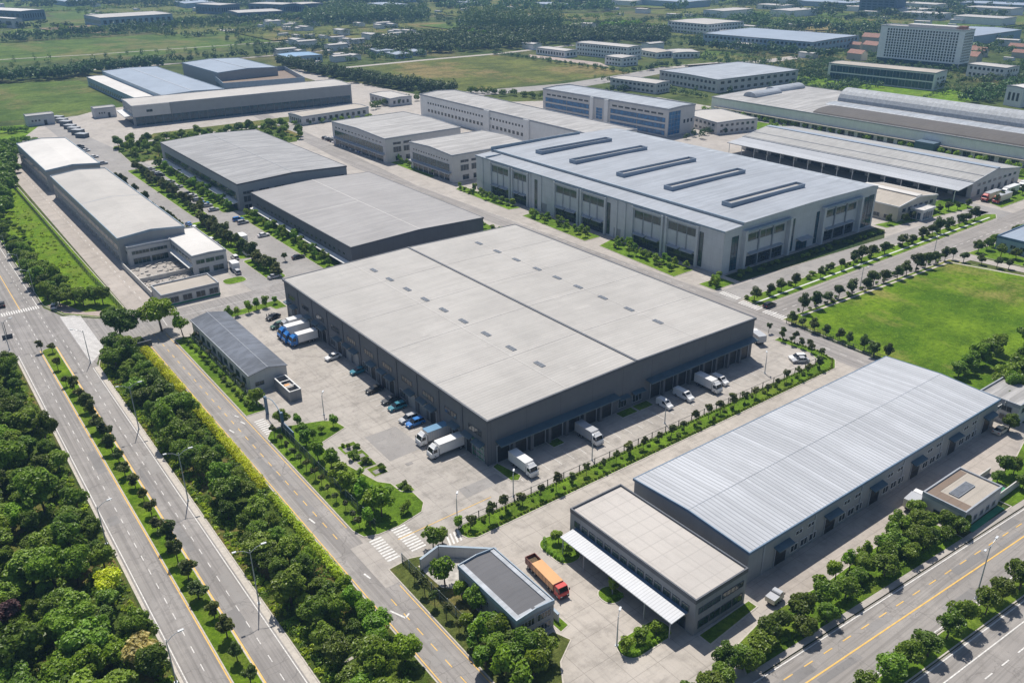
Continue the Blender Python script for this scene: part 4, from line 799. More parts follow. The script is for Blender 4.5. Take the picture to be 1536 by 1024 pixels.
b = Bld('entrance_lodge', 'small white lodge with a flat roof in the garden of the cream building', 'building', 318, 160.5, 8, 6, 4.2); b.shell('wall_white', 'roof_white', 0, 'y', 'trim_white', .5, .5, .2); b.row('S', .5, 7.5, 4, .5, 3, .7, mat='glass_teal'); b.row('W', .5, 5.5, 3, .5, 3, .7, mat='glass_teal'); b.finish()
b = Bld('blue_building', 'low pale blue building at the right edge behind the meadow', 'building', 307, 112, 26, 15, 4.6); b.shell('wall_pale_blue', 'roof_blue_grey', 0, 'y', 'trim_blue', .1, .5, .4); b.row('W', 1, 14, 4, 1.6, 2.8, .5); b.row('S', 1, 25, 7, 1.6, 2.8, .5); b.finish()
b = Bld('edge_house', 'small pale house at the right edge beyond the ribbed warehouse', 'building', *G(1522, 640), 12, 9, 5.0); b.shell('wall_tile', 'roof_office', 0, 'y', 'trim_grey', .1, .5, .4); b.row('W', .8, 8, 2, 3, 4.2, .6); b.row('W', .8, 8, 2, .8, 2, .6); b.row('S', .8, 11, 3, 3, 4.2, .6); b.finish()
# arched roof works
b = Bld('arched_works', 'enormous works with a silver barrel vault and a brown vaulted roof, upper right', 'factory', 436.0, 90, 80, 280, 9.0); b.shell('wall_white', 'roof_office', .6, 'y', 'trim_grey', .2, .5, .2)
def vault(x0, x1, y0, y1, z, rise, mat, name):
    m = MB(); n = 10; pts = []
    for k in range(n+1): a = pi*k/n; pts.append((x0+(x1-x0)*(1-cos(a))/2, z+rise*sin(a)))
    vs = [(px_, y0, pz) for px_, pz in pts]+[(px_, y1, pz) for px_, pz in pts]
    m.add(vs, [(i, i+1, n+2+i, n+1+i) for i in range(n)]+[tuple(range(n+1))[::-1], tuple(range(n+1, 2*n+2))]); return b.part(name, m, mat)
vault(1.5, 27, .5, 206, 9.2, 2.2, 'roof_brown_barrel', 'brown_vault'); vault(27.5, 41, .5, 216, 9.3, 1.3, 'roof_silver', 'pale_vault'); vault(43, 61, .5, 218, 9.4, 7.5, 'roof_barrel', 'silver_vault')
def vault_across(y0, y1, x0, x1, z, rise, mat, name):
    m = MB(); n = 10; pts = [(y0+(y1-y0)*(1-cos(pi*k/n))/2, z+rise*sin(pi*k/n)) for k in range(n+1)]
    m.add([(x0, q, pz) for q, pz in pts]+[(x1, q, pz) for q, pz in pts], [(i+1, i, n+1+i, n+2+i) for i in range(n)]+[tuple(range(n+1)), tuple(range(n+1, 2*n+2))[::-1]]); return b.part(name, m, mat)
vault_across(258, 268, 16, 42, 9.5, 3.0, 'roof_silver', 'roof_monitor'); vault_across(262, 272, 42.5, 72, 9.5, 3.0, 'roof_silver', 'roof_monitor')
b.canopy('W', 4, 276, 3.9, 2.2, 'roof_beige', .5, 'arcade_roof', .2)
for k in range(46): b.win('W', 6+k*5.9, .3, 9.6+k*5.9, 2.9, 'glass', 'trim_grey', nv=1)
m = MB(); m.box(-7, 128, 0, 0, 138, 5.2); b.part('entrance_block', m, 'wall_glassblue'); b.finish()

# --- glass fronted works, upper left
x, y, w, d, rot = from_px_rot((197, 160), (178, 150), (527, 128), 12)
b = Bld('glass_front_works', 'long works with a cream roof and a dark glazed ground floor, upper left', 'factory', x, y, w, d, 12, rot); b.shell('wall_grey', 'roof_cream', .5, 'x', 'trim_grey', .2, .5, .3)
n = 26
for k in range(n): b.win('S', 1+k*(w-2)/n+.2, .4, 1+(k+1)*(w-2)/n-.2, 5.2, 'glass_teal', 'trim_dark', nv=1, nh=1)
b.row('W', 2, d-2, 5, .4, 5, .85, mat='glass_teal', frame='trim_dark', nh=1); b.row('W', 2, d-2, 4, 7.2, 8.6, .4); b.pier('S', 0, 22, 5.6, 12.3, .8, 'wall_pale'); b.win('S', 8, 8, 11.5, 9.4, p=.9); b.canopy('W', 3, d-1, 6.2, 4.5, 'trim_white', .6); b.finish()
for nm, lab, cat, N_, L_, R_, h, wall, roof, rise in (
    ('blue_grey_hall', 'lower blue grey roofed hall with a faint seam behind the glass fronted works', 'warehouse', (243, 144), (157, 107), (332, 133), 9, 'wall_pale_blue', 'roof_blue_grey', .8),
    ('blue_grey_hall', 'raised blue grey hall beside the brown roofed terrace behind the glass fronted works', 'warehouse', (327, 110), (271, 95), (420, 102.5), 14, 'wall_grey', 'roof_blue_grey', 1.2),
    ('side_hall', 'low white roofed side hall with a windowed wall facing the green field', 'warehouse', (207, 150), (133, 116), (236, 146.5), 6.5, 'wall_pale_blue', 'roof_white', .4),
    ('terrace_block', 'block with a brown roof terrace behind the glass fronted works', 'building', (336, 132), (325, 113), (455, 122), 8, 'wall_glassblue', 'roof_brown', 0)):
    x, y, w, d, rot = from_px_rot(N_, L_, R_, h); b = Bld(nm, lab, cat, x, y, w, d, h, rot); b.shell(wall, roof, rise, 'y', 'trim_steel', .2, .5, 3.2 if nm == 'terrace_block' else .3)
    if nm == 'side_hall': b.row('W', 4, d-4, 26, 1, 3.6, .6)
    if rise > .5: m = MB(); m.box(w/2-.3, 0, h+rise+.14, w/2+.3, d, h+rise+.3); b.part('roof_seam', m, 'roof_sheet')
    b.row('S', 3, w-3, 10, 2, 4, .6); b.finish()
for lab, N_, L_, R_, bpy_, wall in (('plain grey box shed standing alone at the end of the access road', (39, 175.6), (33, 171.5), (79.7, 170.6), 189, 'wall_tile'), ('small rounded grey pavilion before the glass fronted works', (141, 164), (136, 160), (168, 158), 176, 'wall_tile')):
    x, y, w, d = from_px(N_, L_, R_, 6); b = Bld('box_shed', lab, 'shed', x, y, w, max(9, d*.5), 6); b.shell(wall, 'roof_office', .3, 'x', 'trim_grey', .1, .5, .3); b.door('S', w*.6, w*.7, 3, 'door_dark', name='door'); b.row('S', 2, w*.5, 3, 2.6, 3.6, .5); b.finish()

# --- more distant blocks, each surveyed by its near, left and right roof corners
far = [
 ('white_office', 'three storey white office with rows of square windows beyond the olive field', (942, 72), (863, 64.5), (965, 69.5), 11, 'wall_white', 'roof_cream', 3, 18),
 ('white_annex', 'low white annex at the left end of the three storey white office', (848, 77.5), (804, 72), (866, 75.5), 6, 'wall_white', 'roof_cream', 1, 10),
 ('white_annex', 'small white block in front of the three storey white office', (933, 88), (909, 84.5), (956, 85), 7, 'wall_white', 'roof_cream', 2, 5),
 ('white_annex', 'low white block on the right of the three storey white office', (985, 80), (963, 74), (1010, 77), 5, 'wall_white', 'roof_beige', 1, 6),
 ('white_annex', 'cream roofed block beside the pale yard in the middle distance', (1010, 80), (997, 75), (1050, 79), 5, 'wall_white', 'roof_cream', 1, 6),
 ('pale_workshop', 'pale workshop with a light roof next to the grey road', (984, 126.5), (916, 117.5), (1003, 122.5), 7, 'wall_pale', 'roof_cream', 2, 10),
 ('silver_hall', 'pale hall with a silvery roof behind the ribbon windowed office', (1077, 120.5), (993, 106), (1193, 105), 9, 'wall_pale', 'roof_silver', 2, 14),
 ('pale_workshop', 'cream workshop between the ribbon windowed office and the open shed', (1076, 185), (1040, 168.5), (1125, 176), 6.5, 'wall_pale', 'roof_cream', 2, 8),
 ('long_blue_hall', 'long pale blue hall with a blue grey roof in the far distance', (1219, 64), (1048, 51.5), (1296, 54.5), 11, 'wall_pale_blue', 'roof_blue_grey', 2, 26),
 ('white_office', 'white four storey block at the left end of the long blue hall', (1062, 37.5), (1005, 32), (1113, 32.5), 12, 'wall_white', 'roof_cream', 3, 12),
 ('glass_podium', 'low glass fronted office with a beige roof before the white tower', (1404, 110.5), (1242, 95.5), (1428, 107), 12, 'wall_white', 'roof_beige', 2, 22),
 ('podium_wing', 'white windowed wing at the right foot of the tower', (1510, 103), (1452, 96.5), (1528, 100), 9, 'wall_white', 'roof_cream', 2, 8),
 ('edge_block', 'plain white block cut by the right edge near the arched works', (1536, 133), (1512, 129), (1560, 130), 12, 'wall_white', 'roof_white', 1, 3),
 ('blue_shed', 'small pale blue shed among the trees beyond the raised blue grey hall', (433, 87), (419, 81.5), (481, 82.5), 6, 'wall_pale_blue', 'roof_blue', 1, 6),
 ('low_block', 'low white block beside the glass fronted works near the hedge', (585, 149), (556, 141), (612, 144), 5, 'wall_tile', 'roof_cream', 1, 5),
 ('low_block', 'low pale block with a beige roof in front of the glass fronted works', (453, 176), (437, 170), (552, 161), 5, 'wall_tile', 'roof_beige', 1, 6),
 ('distant_warehouse', 'wide grey distant warehouse left of the brown field', (150, 27.5), (128, 23), (257, 21), 12, 'wall_pale_blue', 'roof_cream', 1, 14),
 ('distant_warehouse', 'distant warehouse nearest the left edge with a white roof', (20, 29), (-30, 24), (24, 28), 12, 'wall_pale', 'roof_white', 1, 4),
 ('distant_warehouse', 'distant flat warehouse on the skyline at the left edge', (30, 17.5), (-40, 14.5), (72, 15.5), 14, 'wall_glassblue', 'roof_white', 1, 8),
 ('distant_warehouse', 'distant warehouse with a white roof behind the brown field', (330, 8.5), (292, 6.5), (360, 6.5), 14, 'wall_glassblue', 'roof_cream', 1, 8),
 ('distant_warehouse', 'distant warehouse in front of the skyline pair, left of the grove', (357, 20), (339, 16.5), (425, 17), 9, 'wall_glassblue', 'roof_cream', 1, 10),
 ('distant_warehouse', 'distant pale warehouse left of a pair on the skyline', (424, 7.5), (376, 5.5), (430, 5), 14, 'wall_glassblue', 'roof_cream', 1, 6),
 ('distant_warehouse', 'distant pale warehouse right of a pair on the skyline', (452, 7.0), (430, 5.2), (486, 5.5), 14, 'wall_glassblue', 'roof_cream', 1, 6),
 ('greenhouse', 'pale blue nursery roof among the trees left of the wood', (566, 78), (549, 74), (595, 76.5), 3.5, 'wall_pale_blue', 'roof_blue_grey', 1, 3),
 ('greenhouse', 'pale blue nursery roof nearest the road by the wood', (594, 83), (578, 79), (618, 81), 3.5, 'wall_pale_blue', 'roof_blue_grey', 1, 3),
 ('greenhouse', 'pale blue nursery roof nearest the wood', (620, 78.5), (611, 75), (640, 77.5), 3.5, 'wall_pale_blue', 'roof_blue_grey', 1, 3),
]
for nm, lab, N_, L_, R_, h, wall, roof, ns, nw in far:
    x, y, w, d, rot = from_px_rot(N_, L_, R_, h)
    w = max(w, 6); d = max(d, 8)
    b = Bld(nm, lab, {'greenhouse': 'greenhouse', 'distant_warehouse': 'warehouse'}.get(nm, 'building'), x, y, w, d, h, rot); b.shell(wall, roof, .5, 'y' if d > w else 'x', 'trim_grey', .15, .5, .3)
    fh = h/ns
    if nm == 'glass_podium':
        for z in (.8, 6.4): b.row('W', 1, d-2, 16, z, z+4.6, .94, mat='glass_teal', frame='trim_grey')
        b.row('S', 3, w-3, 3, 7, 8.6, .6)
    else:
        for f_ in range(ns):
            b.row('W', 1.5, d-1.5, min(nw, 30), f_*fh+fh*.3, f_*fh+fh*.72, .55, frame=None)
            b.row('S', 1.5, w-1.5, max(2, min(12, int(w/4))), f_*fh+fh*.3, f_*fh+fh*.72, .5, frame=None)
    b.finish()
# white tower
x, y, w, d, rot = from_px_rot((1441, 44), (1326, 39), (1457, 42.2), 55)
x, y = G(1436, 106); s_ = 1.0
w, d = 18, 72
b = Bld('office_tower', 'white slab tower with a dense grid of windows on a dark glazed base, upper right', 'tower', x, y, w, d, 30.5, .05); b.shell('wall_bright', 'roof_office', 0, 'y', 'trim_white', .1, .5, .8)
b.win('W', .5, .3, d-.5, 4.6, 'glass_teal', 'trim_dark', 'glass_base', nv=20); b.win('S', .5, .3, w-.5, 4.6, 'glass_teal', 'trim_dark', 'glass_base', nv=5)
for f_ in range(11): b.row('W', 4, d-6, 25, 6+f_*2.15, 7.55+f_*2.15, .58, mat='glass', frame=None)
for f_ in range(11): b.row('S', 1, w-1, 8, 6+f_*2.15, 7.55+f_*2.15, .55, mat='glass', frame=None)
m = MB(); m.box(4, 10, 30.8, 14, 50, 33); b.part('rooftop_plant', m, 'wall_pale'); m = MB(); m.box(6, 3, 30.8, 12, 8, 33.5); b.part('rooftop_box', m, 'roof_red'); b.finish()
b = Bld('distant_tower', 'grey blue tower block far away on the skyline', 'tower', *G(1342, 22), 30, 55, 34, .1); b.shell('wall_glassblue', 'roof_office', 0, 'y', 'trim_grey', .1, .5, .5)
for f_ in range(8): b.row('W', 2, 53, 6, 4+f_*3.6, 6+f_*3.6, .7, mat='glass_teal', frame=None)
b.finish()
# the far town: every block its own building, copied from a few kinds
def town_block(nm, lab, cat, w, d, h, wall, roof, rise, grp):
    b = Bld(nm, lab, cat, 0, 0, w, d, h, 0, grp); b.shell(wall, roof, rise, 'y', 'trim_grey', .3, .5, -1 if rise > 1 else .2); return b.root
kinds = [town_block('town_block', 'pale low block in the hazy distance near the skyline', 'building', 34, 60, 9, 'wall_white', 'roof_cream', .4, 'low blocks of the far town'),
         town_block('town_shed', 'blue grey shed in the hazy distance near the skyline', 'shed', 50, 90, 8, 'wall_pale_blue', 'roof_blue_grey', .8, 'sheds of the far town'),
         town_block('town_house', 'small red roofed house in the far town near the white tower', 'house', 9, 16, 6, 'wall_cream', 'roof_red', 3, 'red roofed houses near the tower')]
spots = []
rt = random.Random(5)
for k in range(46):
    px_, py_ = rt.uniform(1120, 1540), rt.choice([rt.uniform(2, 32), rt.uniform(4, 26)])
    if 1000 < px_ < 1300 and py_ > 26: py_ -= 14
    spots.append((rt.choice([0, 0, 1]), px_, py_))
for k in range(14): spots.append((rt.choice([0, 1]), rt.uniform(1440, 1545), rt.uniform(34, 62)))
for k in range(60): spots.append((rt.choice([0, 1]), rt.uniform(-10, 1200), rt.uniform(-2, 16)))
for k in range(24): spots.append((rt.choice([0, 1]), rt.uniform(1120, 1540), rt.uniform(-2, 24)))
for k in range(10): spots.append((2, rt.uniform(1255, 1320), rt.uniform(66, 92)))
for k in range(8): spots.append((2, rt.uniform(1460, 1545), rt.uniform(74, 98)))
used = set(); taken = []
for k, px_, py_ in spots:
    X, Y = G(px_, py_); rr = (45, 60, 13)[k]
    if any(hypot(X-a, Y-c) < rr+r_ for a, c, r_ in taken): continue
    taken.append((X, Y, rr*.6))
    src = kinds[k]; ro = rt.choice([0, .05, pi/2, -.1]); sc_ = rt.uniform(.7, 1.15)
    if k not in used: used.add(k); src.location = (X, Y, 0); src.rotation_euler.z = ro; src.scale = (sc_,)*3
    else: copy_tree(src, (X, Y, 0), ro, src['label'], None, sc_)
hut = town_block('far_shed', 'little pale shed scattered along the tracks of the far plain', 'shed', 8, 14, 4, 'wall_white', 'roof_cream', .6, 'little sheds of the far plain')
def clear(x, y, m=4, lst=None):
    for x0, y0, w, d, rot in RECTS:
        dx, dy = x-x0, y-y0; u = dx*cos(rot)+dy*sin(rot); v = -dx*sin(rot)+dy*cos(rot)
        if -m < u < w+m and -m < v < d+m: return False
    return all(hypot(x-a, y-c) > r_+m+8 for a, c, r_ in taken)
RECTS[:] = [q for q in RECTS if q[0] or q[1]]
hs = []
for k in range(400):
    px_, py_ = rt.choice([(rt.uniform(0, 1536), rt.uniform(8, 62)), (rt.uniform(640, 1536), rt.uniform(8, 95)), (rt.uniform(420, 640), rt.uniform(36, 100))])
    if 545 < px_ < 960 and 82 < py_: continue
    if px_ < 430 and 44 < py_: continue
    X, Y = G(px_, py_)
    if not clear(X, Y, 8): continue
    hs.append((X, Y))
    if len(hs) > 130: break
hut.location = (*hs[0], 0)
for X, Y in hs[1:]: copy_tree(hut, (X, Y, 0), rt.choice([0, pi/2, .2]), hut['label'], None, rt.uniform(.5, 1.5))
# ------------------------------------------------------------------ vegetation
def leaves(mb, rng, puffs, n, size, squash=.75):
    """scatter small leaf sprays over and through a set of puffs (cx,cy,cz,r)"""
    tot = sum(p[3]**2 for p in puffs)
    for cx, cy, cz, r in puffs:
        for _ in range(int(n*r*r/tot)+1):
            while 1:
                a, b_, c = rng.uniform(-1, 1), rng.uniform(-1, 1), rng.uniform(-.6, 1); q = a*a+b_*b_+c*c
                if .02 < q < 1: break
            q = sqrt(q); k = r*(1-.45*rng.random()**2)/q; px, py, pz = cx+a*k, cy+b_*k, cz+c*k*squash
            nx, ny, nz = a/q*.8+rng.gauss(0, .5), b_/q*.8+rng.gauss(0, .5), c/q*.8+rng.gauss(.55, .5)
            N_ = Vector((nx, ny, nz)).normalized(); T = N_.orthogonal().normalized(); T.rotate(Matrix.Rotation(rng.random()*6.283, 3, N_)); B_ = N_.cross(T)
            s = size*rng.uniform(.55, 1.35); l = s*.62
            P = Vector((px, py, pz)); e = N_*s*.22
            o = len(mb.v); mb.v += [tuple(P-T*s), tuple(P-B_*l+e), tuple(P+T*s), tuple(P+B_*l+e)]; mb.f.append((o, o+1, o+2, o+3)); mb.mi.append(0)
def crown_puffs(rng, rx, h0, h1, n, pr):
    out = []; cz = (h0+h1)/2; rz = (h1-h0)/2
    for k in range(n):
        while 1:
            a, b_, c = rng.uniform(-1, 1), rng.uniform(-1, 1), rng.uniform(-1, 1); q = sqrt(a*a+b_*b_+c*c)
            if .1 < q < 1: break
        f = rng.uniform(.45, .95)/q*min(1, q+.35); z = cz+c*f*rz*.8
        w = 1-.25*max(0, c)
        out.append((a*f*rx*.85*w, b_*f*rx*.85*w, z, pr*rx*rng.uniform(.75, 1.25)))
    out.append((0, 0, cz, pr*rx*1.3)); return out
PROTO = {}
def tree_kind(kind, variants, rx, h0, h1, npuff, pr, nleaf, size, leaf, tr, squash=.8):
    L = []
    for v in range(variants):
        rng = random.Random(hash((kind, v)) & 0 or (v*91+sum(map(ord, kind)))); mb = MB(); pf = crown_puffs(rng, rx, h0, h1, npuff, pr); leaves(mb, rng, pf, nleaf, size, squash)
        cm = mb.mesh('crown', leaf); t = MB(); zt = h0+(h1-h0)*.55
        t.tube([(0, 0, -.1), (.03, .02, zt*.5), (rng.uniform(-.1, .1)*rx, rng.uniform(-.1, .1)*rx, zt)], [tr, tr*.75, tr*.4], 6)
        for p in rng.sample(pf, min(6, len(pf))):
            s0 = rng.uniform(.45, .75)*zt; t.tube([(0, 0, s0), (p[0]*.55, p[1]*.55, s0+(p[2]-s0)*.65), (p[0]*.9, p[1]*.9, p[2])], [tr*.5, tr*.3, tr*.12], 5)
        L.append((t.mesh('trunk', 'bark'), cm))
    PROTO[kind] = L
tree_kind('forest_tree', 6, 3.1, 1.4, 7.2, 26, .32, 4000, .275, 'leaf_forest', .2)
tree_kind('fresh_tree', 3, 3.0, 1.4, 6.4, 24, .33, 3800, .275, 'leaf_fresh', .2)
tree_kind('yellow_tree', 1, 2.6, 1.5, 5.4, 14, .42, 2200, .3, 'leaf_yellow', .18); tree_kind('bloom_tree', 1, 2.8, 1.3, 6.0, 14, .40, 2000, .3, 'leaf_bloom', .18); tree_kind('purple_tree', 1, 2.4, 1.3, 5.4, 12, .42, 1800, .3, 'leaf_purple', .18)
tree_kind('street_tree', 4, 1.75, 1.2, 4.6, 14, .42, 2000, .2, 'leaf_dark', .13)
tree_kind('median_tree', 4, 1.5, 1.0, 4.2, 14, .36, 1400, .195, 'leaf_median', .12)
tree_kind('avenue_tree', 4, 2.35, 1.3, 5.2, 22, .34, 2900, .235, 'leaf_forest', .16)
tree_kind('young_tree', 5, .95, 1.0, 3.3, 7, .42, 420, .2, 'leaf_median', .07)
tree_kind('garden_tree', 4, 1.5, .9, 3.9, 9, .45, 950, .23, 'leaf_fresh', .11)
tree_kind('shrub', 4, .75, .15, 1.2, 6, .5, 320, .17, 'leaf_forest', .05)
NTREE = {}
def tree(kind, x, y, label, group, sc_=1.0, z=.12, name=None, cat='tree'):
    rng = random.Random(int(x*731+y*977)); tm, cm = rng.choice(PROTO[kind])
    o = thing(name or kind, label, cat, x, y, z, rng.random()*6.283, group); o.scale = (sc_*rng.uniform(.85, 1.15), sc_*rng.uniform(.85, 1.15), sc_*rng.uniform(.82, 1.2)); o.rotation_euler = (rng.gauss(0, .05), rng.gauss(0, .05), rng.random()*6.283)
    link('trunk', tm, o); link('crown', cm, o); NTREE[kind] = NTREE.get(kind, 0)+1; return o
def trow(kind, p0, p1, n, label, group, jit=.3, sc_=1.0, skip=.0, sv=.15, **kw):
    rng = random.Random(int(p0[0]*13+p1[1]*7+n))
    for k in range(n):
        if rng.random() < skip: continue
        t = k/max(1, n-1); x = p0[0]+(p1[0]-p0[0])*t+rng.uniform(-jit, jit); y = p0[1]+(p1[1]-p0[1])*t+rng.uniform(-jit, jit)
        if inview(x, y, 2, 90): tree(kind, x, y, label, group, sc_*rng.uniform(1-sv, 1+sv), **kw)
def scatter(n, x0, y0, x1, y1, dmin, seed, ok=None, pts=None):
    rng = random.Random(seed); pts = pts if pts is not None else []; out = []
    for _ in range(n):
        x, y = rng.uniform(x0, x1), rng.uniform(y0, y1)
        if ok and not ok(x, y): continue
        if not inview(x, y, 3, 80): continue
        if all((x-a)**2+(y-b_)**2 > dmin*dmin for a, b_ in pts): pts.append((x, y)); out.append((x, y))
    return out
# wood left of the dual carriageway
sp = [G(166, 890), G(222, 1000), G(12, 935)]
tree('yellow_tree', *sp[0], 'bright yellow green tree at the edge of the wood beside the dual carriageway', None, 1.0, .02); tree('bloom_tree', *sp[1], 'tree with pale yellowish pink blossom near the bottom of the wood', None, 1.1, .02); tree('purple_tree', *sp[2], 'dark purple leaved tree at the left edge of the wood', None, 1.0, .02)
pts = list(sp); rng = random.Random(3)
for x, y in scatter(6000, -75, 50, 13.6, 240, 3.15, 3, lambda x, y: not (6 < x < 15 and 216 < y < 224) and not (x > 10.5 and int(x*7+y*3) % 4 == 0), pts):
    fr_ = rng.random()
    if fr_ < .12: tree('avenue_tree', x, y, 'small ragged tree filling a gap in the wood left of the dual carriageway', 'small trees of the left wood', rng.uniform(.6, 1.1), .02)
    elif fr_ < .34 and x < 9: tree('fresh_tree', x, y, 'fresh green tree among the darker trees of the wood left of the dual carriageway', 'fresh green trees of the left wood', rng.uniform(.75, 1.15), .02)
    else: tree('forest_tree', x, y, 'dark green bushy tree in the wood left of the dual carriageway', 'dark trees of the left wood', rng.choice([rng.uniform(.55, .85), rng.uniform(.8, 1.4)])*(.75 if x > 9 else 1), .02)
# wooded strip between the carriageway and the frontage road
pts = []
for x, y in scatter(7000, 35.4, 54, 44.4, 229, 3.3, 4, lambda x, y: not (38.5 < x < 47 and 74 < y < 88) and not (y > 224 and x < 37) and (y < 108 or x < 41.6), pts):
    if x > 41 and y < 118: tree('fresh_tree', x, y, 'light green tree at the frontage road edge of the wooded strip', 'light trees of the wooded strip', rng.uniform(.6, .85))
    else: tree('forest_tree', x, y, 'dark green tree of the dense wooded strip beside the frontage road', 'dark trees of the wooded strip', rng.choice([rng.uniform(.55, .8), rng.uniform(.8, 1.2)])*(.8 if x > 40 else 1))
tree('fresh_tree', *G(243, 497), 'big bright green round tree beside the guard house junction', None, 1.95, .05); tree('forest_tree', *G(182, 512), 'tall dark tree at the tip of the wooded strip by the junction', None, 1.55); tree('garden_tree', *G(275, 505), 'ragged palm like tree beside the slate roofed shed', None, 1.7)
# undergrowth that nobody could count
def undergrowth(name, rects, n, size, leaf, label, seed, cat='undergrowth'):
    mb = MB(); rng = random.Random(seed)
    for x0, y0, x1, y1, k, hz in rects:
        m = max(1, int(n*k)); pf = []
        for _ in range(m):
            x, y = rng.uniform(x0, x1), rng.uniform(y0, y1)
            if inview(x, y, 0, 60): pf.append((x, y, .25+rng.random()*hz*.3, rng.uniform(.35, .9)*hz))
        if pf: leaves(mb, rng, pf, len(pf)*26, size, .7)
    return tag(mb.build(name, leaf), label, cat, None, 'stuff')
undergrowth('undergrowth', [(-60, 52, 14.4, 240, 5, 1.1)], 900, .26, 'leaf_forest', 'weeds and low bushes on the floor of the left wood', 1)
undergrowth('undergrowth', [(33.2, 56, 45, 232, 3, 1.1)], 420, .24, 'leaf_forest', 'low bushes under the trees of the wooded strip', 2)
undergrowth('undergrowth', [(35, 285, 45, 520, 1, .8)], 260, .26, 'leaf_light', 'tall weeds on the bright grass strip above the junction', 5)
undergrowth('undergrowth', [(105, 460, 196, 508, 1, 1.2)], 300, .4, 'leaf_forest', 'low bushes in the wooded patch behind the grey halls', 6)
undergrowth('weeds', [(12, 54, 15.0, 240, 1, .5), (32.6, 56, 34.6, 226, 1, .5)], 420, .18, 'leaf_light', 'ragged grass on the verges of the dual carriageway', 10, 'weeds')
# clipped yellow hedge along the frontage road
def hedge(name, segs, w, h, leaf, label, dens=70, size=.15, seed=1, cat='hedge', z=.12):
    rng = random.Random(seed); root = thing(name, label, cat, segs[0][0][0], segs[0][0][1]); ox, oy = segs[0][0]; m = MB(); st = MB()
    for (xa, ya), (xb, yb) in segs:
        L = hypot(xb-xa, yb-ya); n = max(2, int(L/.8)); pf = []
        for k in range(n+1):
            t = k/n; ox_ = rng.uniform(-.12, .12); pf.append((xa+(xb-xa)*t-ox+ox_, ya+(yb-ya)*t-oy+rng.uniform(-.1, .1), z+h*rng.uniform(.42, .56), w*.5*rng.uniform(.85, 1.15)))
            if k % 3 == 0: st.tube([(xa+(xb-xa)*t-ox, ya+(yb-ya)*t-oy, z), (xa+(xb-xa)*t-ox, ya+(yb-ya)*t-oy, z+h*.6)], [.04, .02], 4)
        leaves(m, rng, pf, int(dens*L), size, h/w)
    m.build('foliage', leaf, root); st.build('stems', 'bark', root); return root
hedge('clipped_hedge', [((44.5, 227), (45.1, 198))], 2.6, 1.9, 'leaf_yellow', 'bright yellow clipped hedge at the upper end of the frontage road', 260, .17, 3)
hedge('clipped_hedge', [((45.0, 194), (45.1, 146))], 2.3, 1.8, 'leaf_yellow', 'long bright yellow clipped hedge beside the middle of the frontage road', 240, .17, 4)
hedge('clipped_hedge', [((45.2, 141), (45.2, 112))], 1.8, 1.6, 'leaf_light', 'ragged yellow green hedge at the lower end of the wooded strip', 190, .16, 5)
hedge('low_hedge', [((69.3, 108.6), (70.8, 107.1)), ((70.8, 107.1), (181.6, 107.2)), ((181.6, 107.2), (186, 110)), ((186, 110), (187.4, 115.5)), ((187.4, 115.5), (186.2, 126.5))], .55, .45, 'leaf_fresh', 'long low green hedge edging the strip between yard and concrete road', 95, .14, 6)
hedge('low_hedge', [((70.6, 110.7), (181, 110.8))], .4, .4, 'leaf_forest', 'second low hedge on the yard side of the planted strip', 45, .14, 7)
hedge('low_hedge', [((78.6, 91.6), (78.2, 96)), ((78.2, 96), (80, 98.2))], .7, .8, 'leaf_fresh', 'rounded low hedge at the far end of the white canopy', 110, .13, 8)
hedge('low_hedge', [((72.4, 69), (73.2, 67.9)), ((73.2, 67.9), (81, 67.9))], .7, .8, 'leaf_fresh', 'low hedge round the oblong bed at the near end of the white canopy', 110, .13, 9); hedge('low_hedge', [((78.4, 79.2), (80.6, 78.8))], .9, .8, 'leaf_fresh', 'tiny round hedge under the middle of the white canopy', 130, .13, 10)
hedge('low_hedge', [((97, 58.6), (141, 58.7))], 1.1, .8, 'leaf_fresh', 'low hedge below the long front of the ribbed warehouse', 90, .15, 11); hedge('low_hedge', [((88, 56.2), (140, 53.7))], .9, .7, 'leaf_fresh', 'low hedge beside the footway of the avenue', 80, .15, 12)
hedge('low_hedge', [((58.0, 190), (58.0, 229))], .5, .7, 'leaf_light', 'thin hedge along the wall of the slate roofed shed', 60, .14, 13)
# dual carriageway median, verges and rows
trow('median_tree', (24.2, 58), (24.2, 214), 28, 'small dark tree in the row on the carriageway median', 'trees of the carriageway median', .35, .95, sv=.22)
for p in ((63, 528), (80, 530), (88, 556), (100, 580)): tree('young_tree', *G(*p), 'thin young tree at the tip of the carriageway median', 'young trees at the median tip', 1.15)
trow('forest_tree', (31.6, 284), (32, 334), 13, 'dark tree of the group above the junction corner', 'trees above the junction', 1.1, .95); trow('forest_tree', (35.5, 280), (35, 310), 7, 'dark tree behind the group above the junction corner', 'second trees above the junction', 1.1, .85); trow('forest_tree', (33.5, 276), (44, 270), 5, 'dark tree shading the parked white car at the junction corner', 'trees at the junction corner', .8, .9)
trow('forest_tree', (31, 336), (32, 520), 34, 'dark verge tree left of the bright grass strip', 'verge trees of the bright grass strip', .9, .75); trow('shrub', (36, 292), (36.5, 480), 30, 'dark shrub on the bright grass strip', 'shrubs of the bright grass strip', 1.5, 1.4, cat='shrub')
trow('shrub', (55.6, 178.5), (55.4, 228), 17, 'round shrub in the grass beside the slate roofed shed', 'shrubs beside the slate roofed shed', .25, 1.1, cat='shrub'); trow('young_tree', (57.2, 182), (57.4, 226), 8, 'slim young tree by the fence of the slate roofed shed', 'young trees beside the slate roofed shed', .3, .8)
tree('garden_tree', *G(386, 607), 'leafy tree at the gable of the slate roofed shed', None, 1.2); tree('forest_tree', *G(424, 640), 'dark tree behind the blue gate post', None, .62)
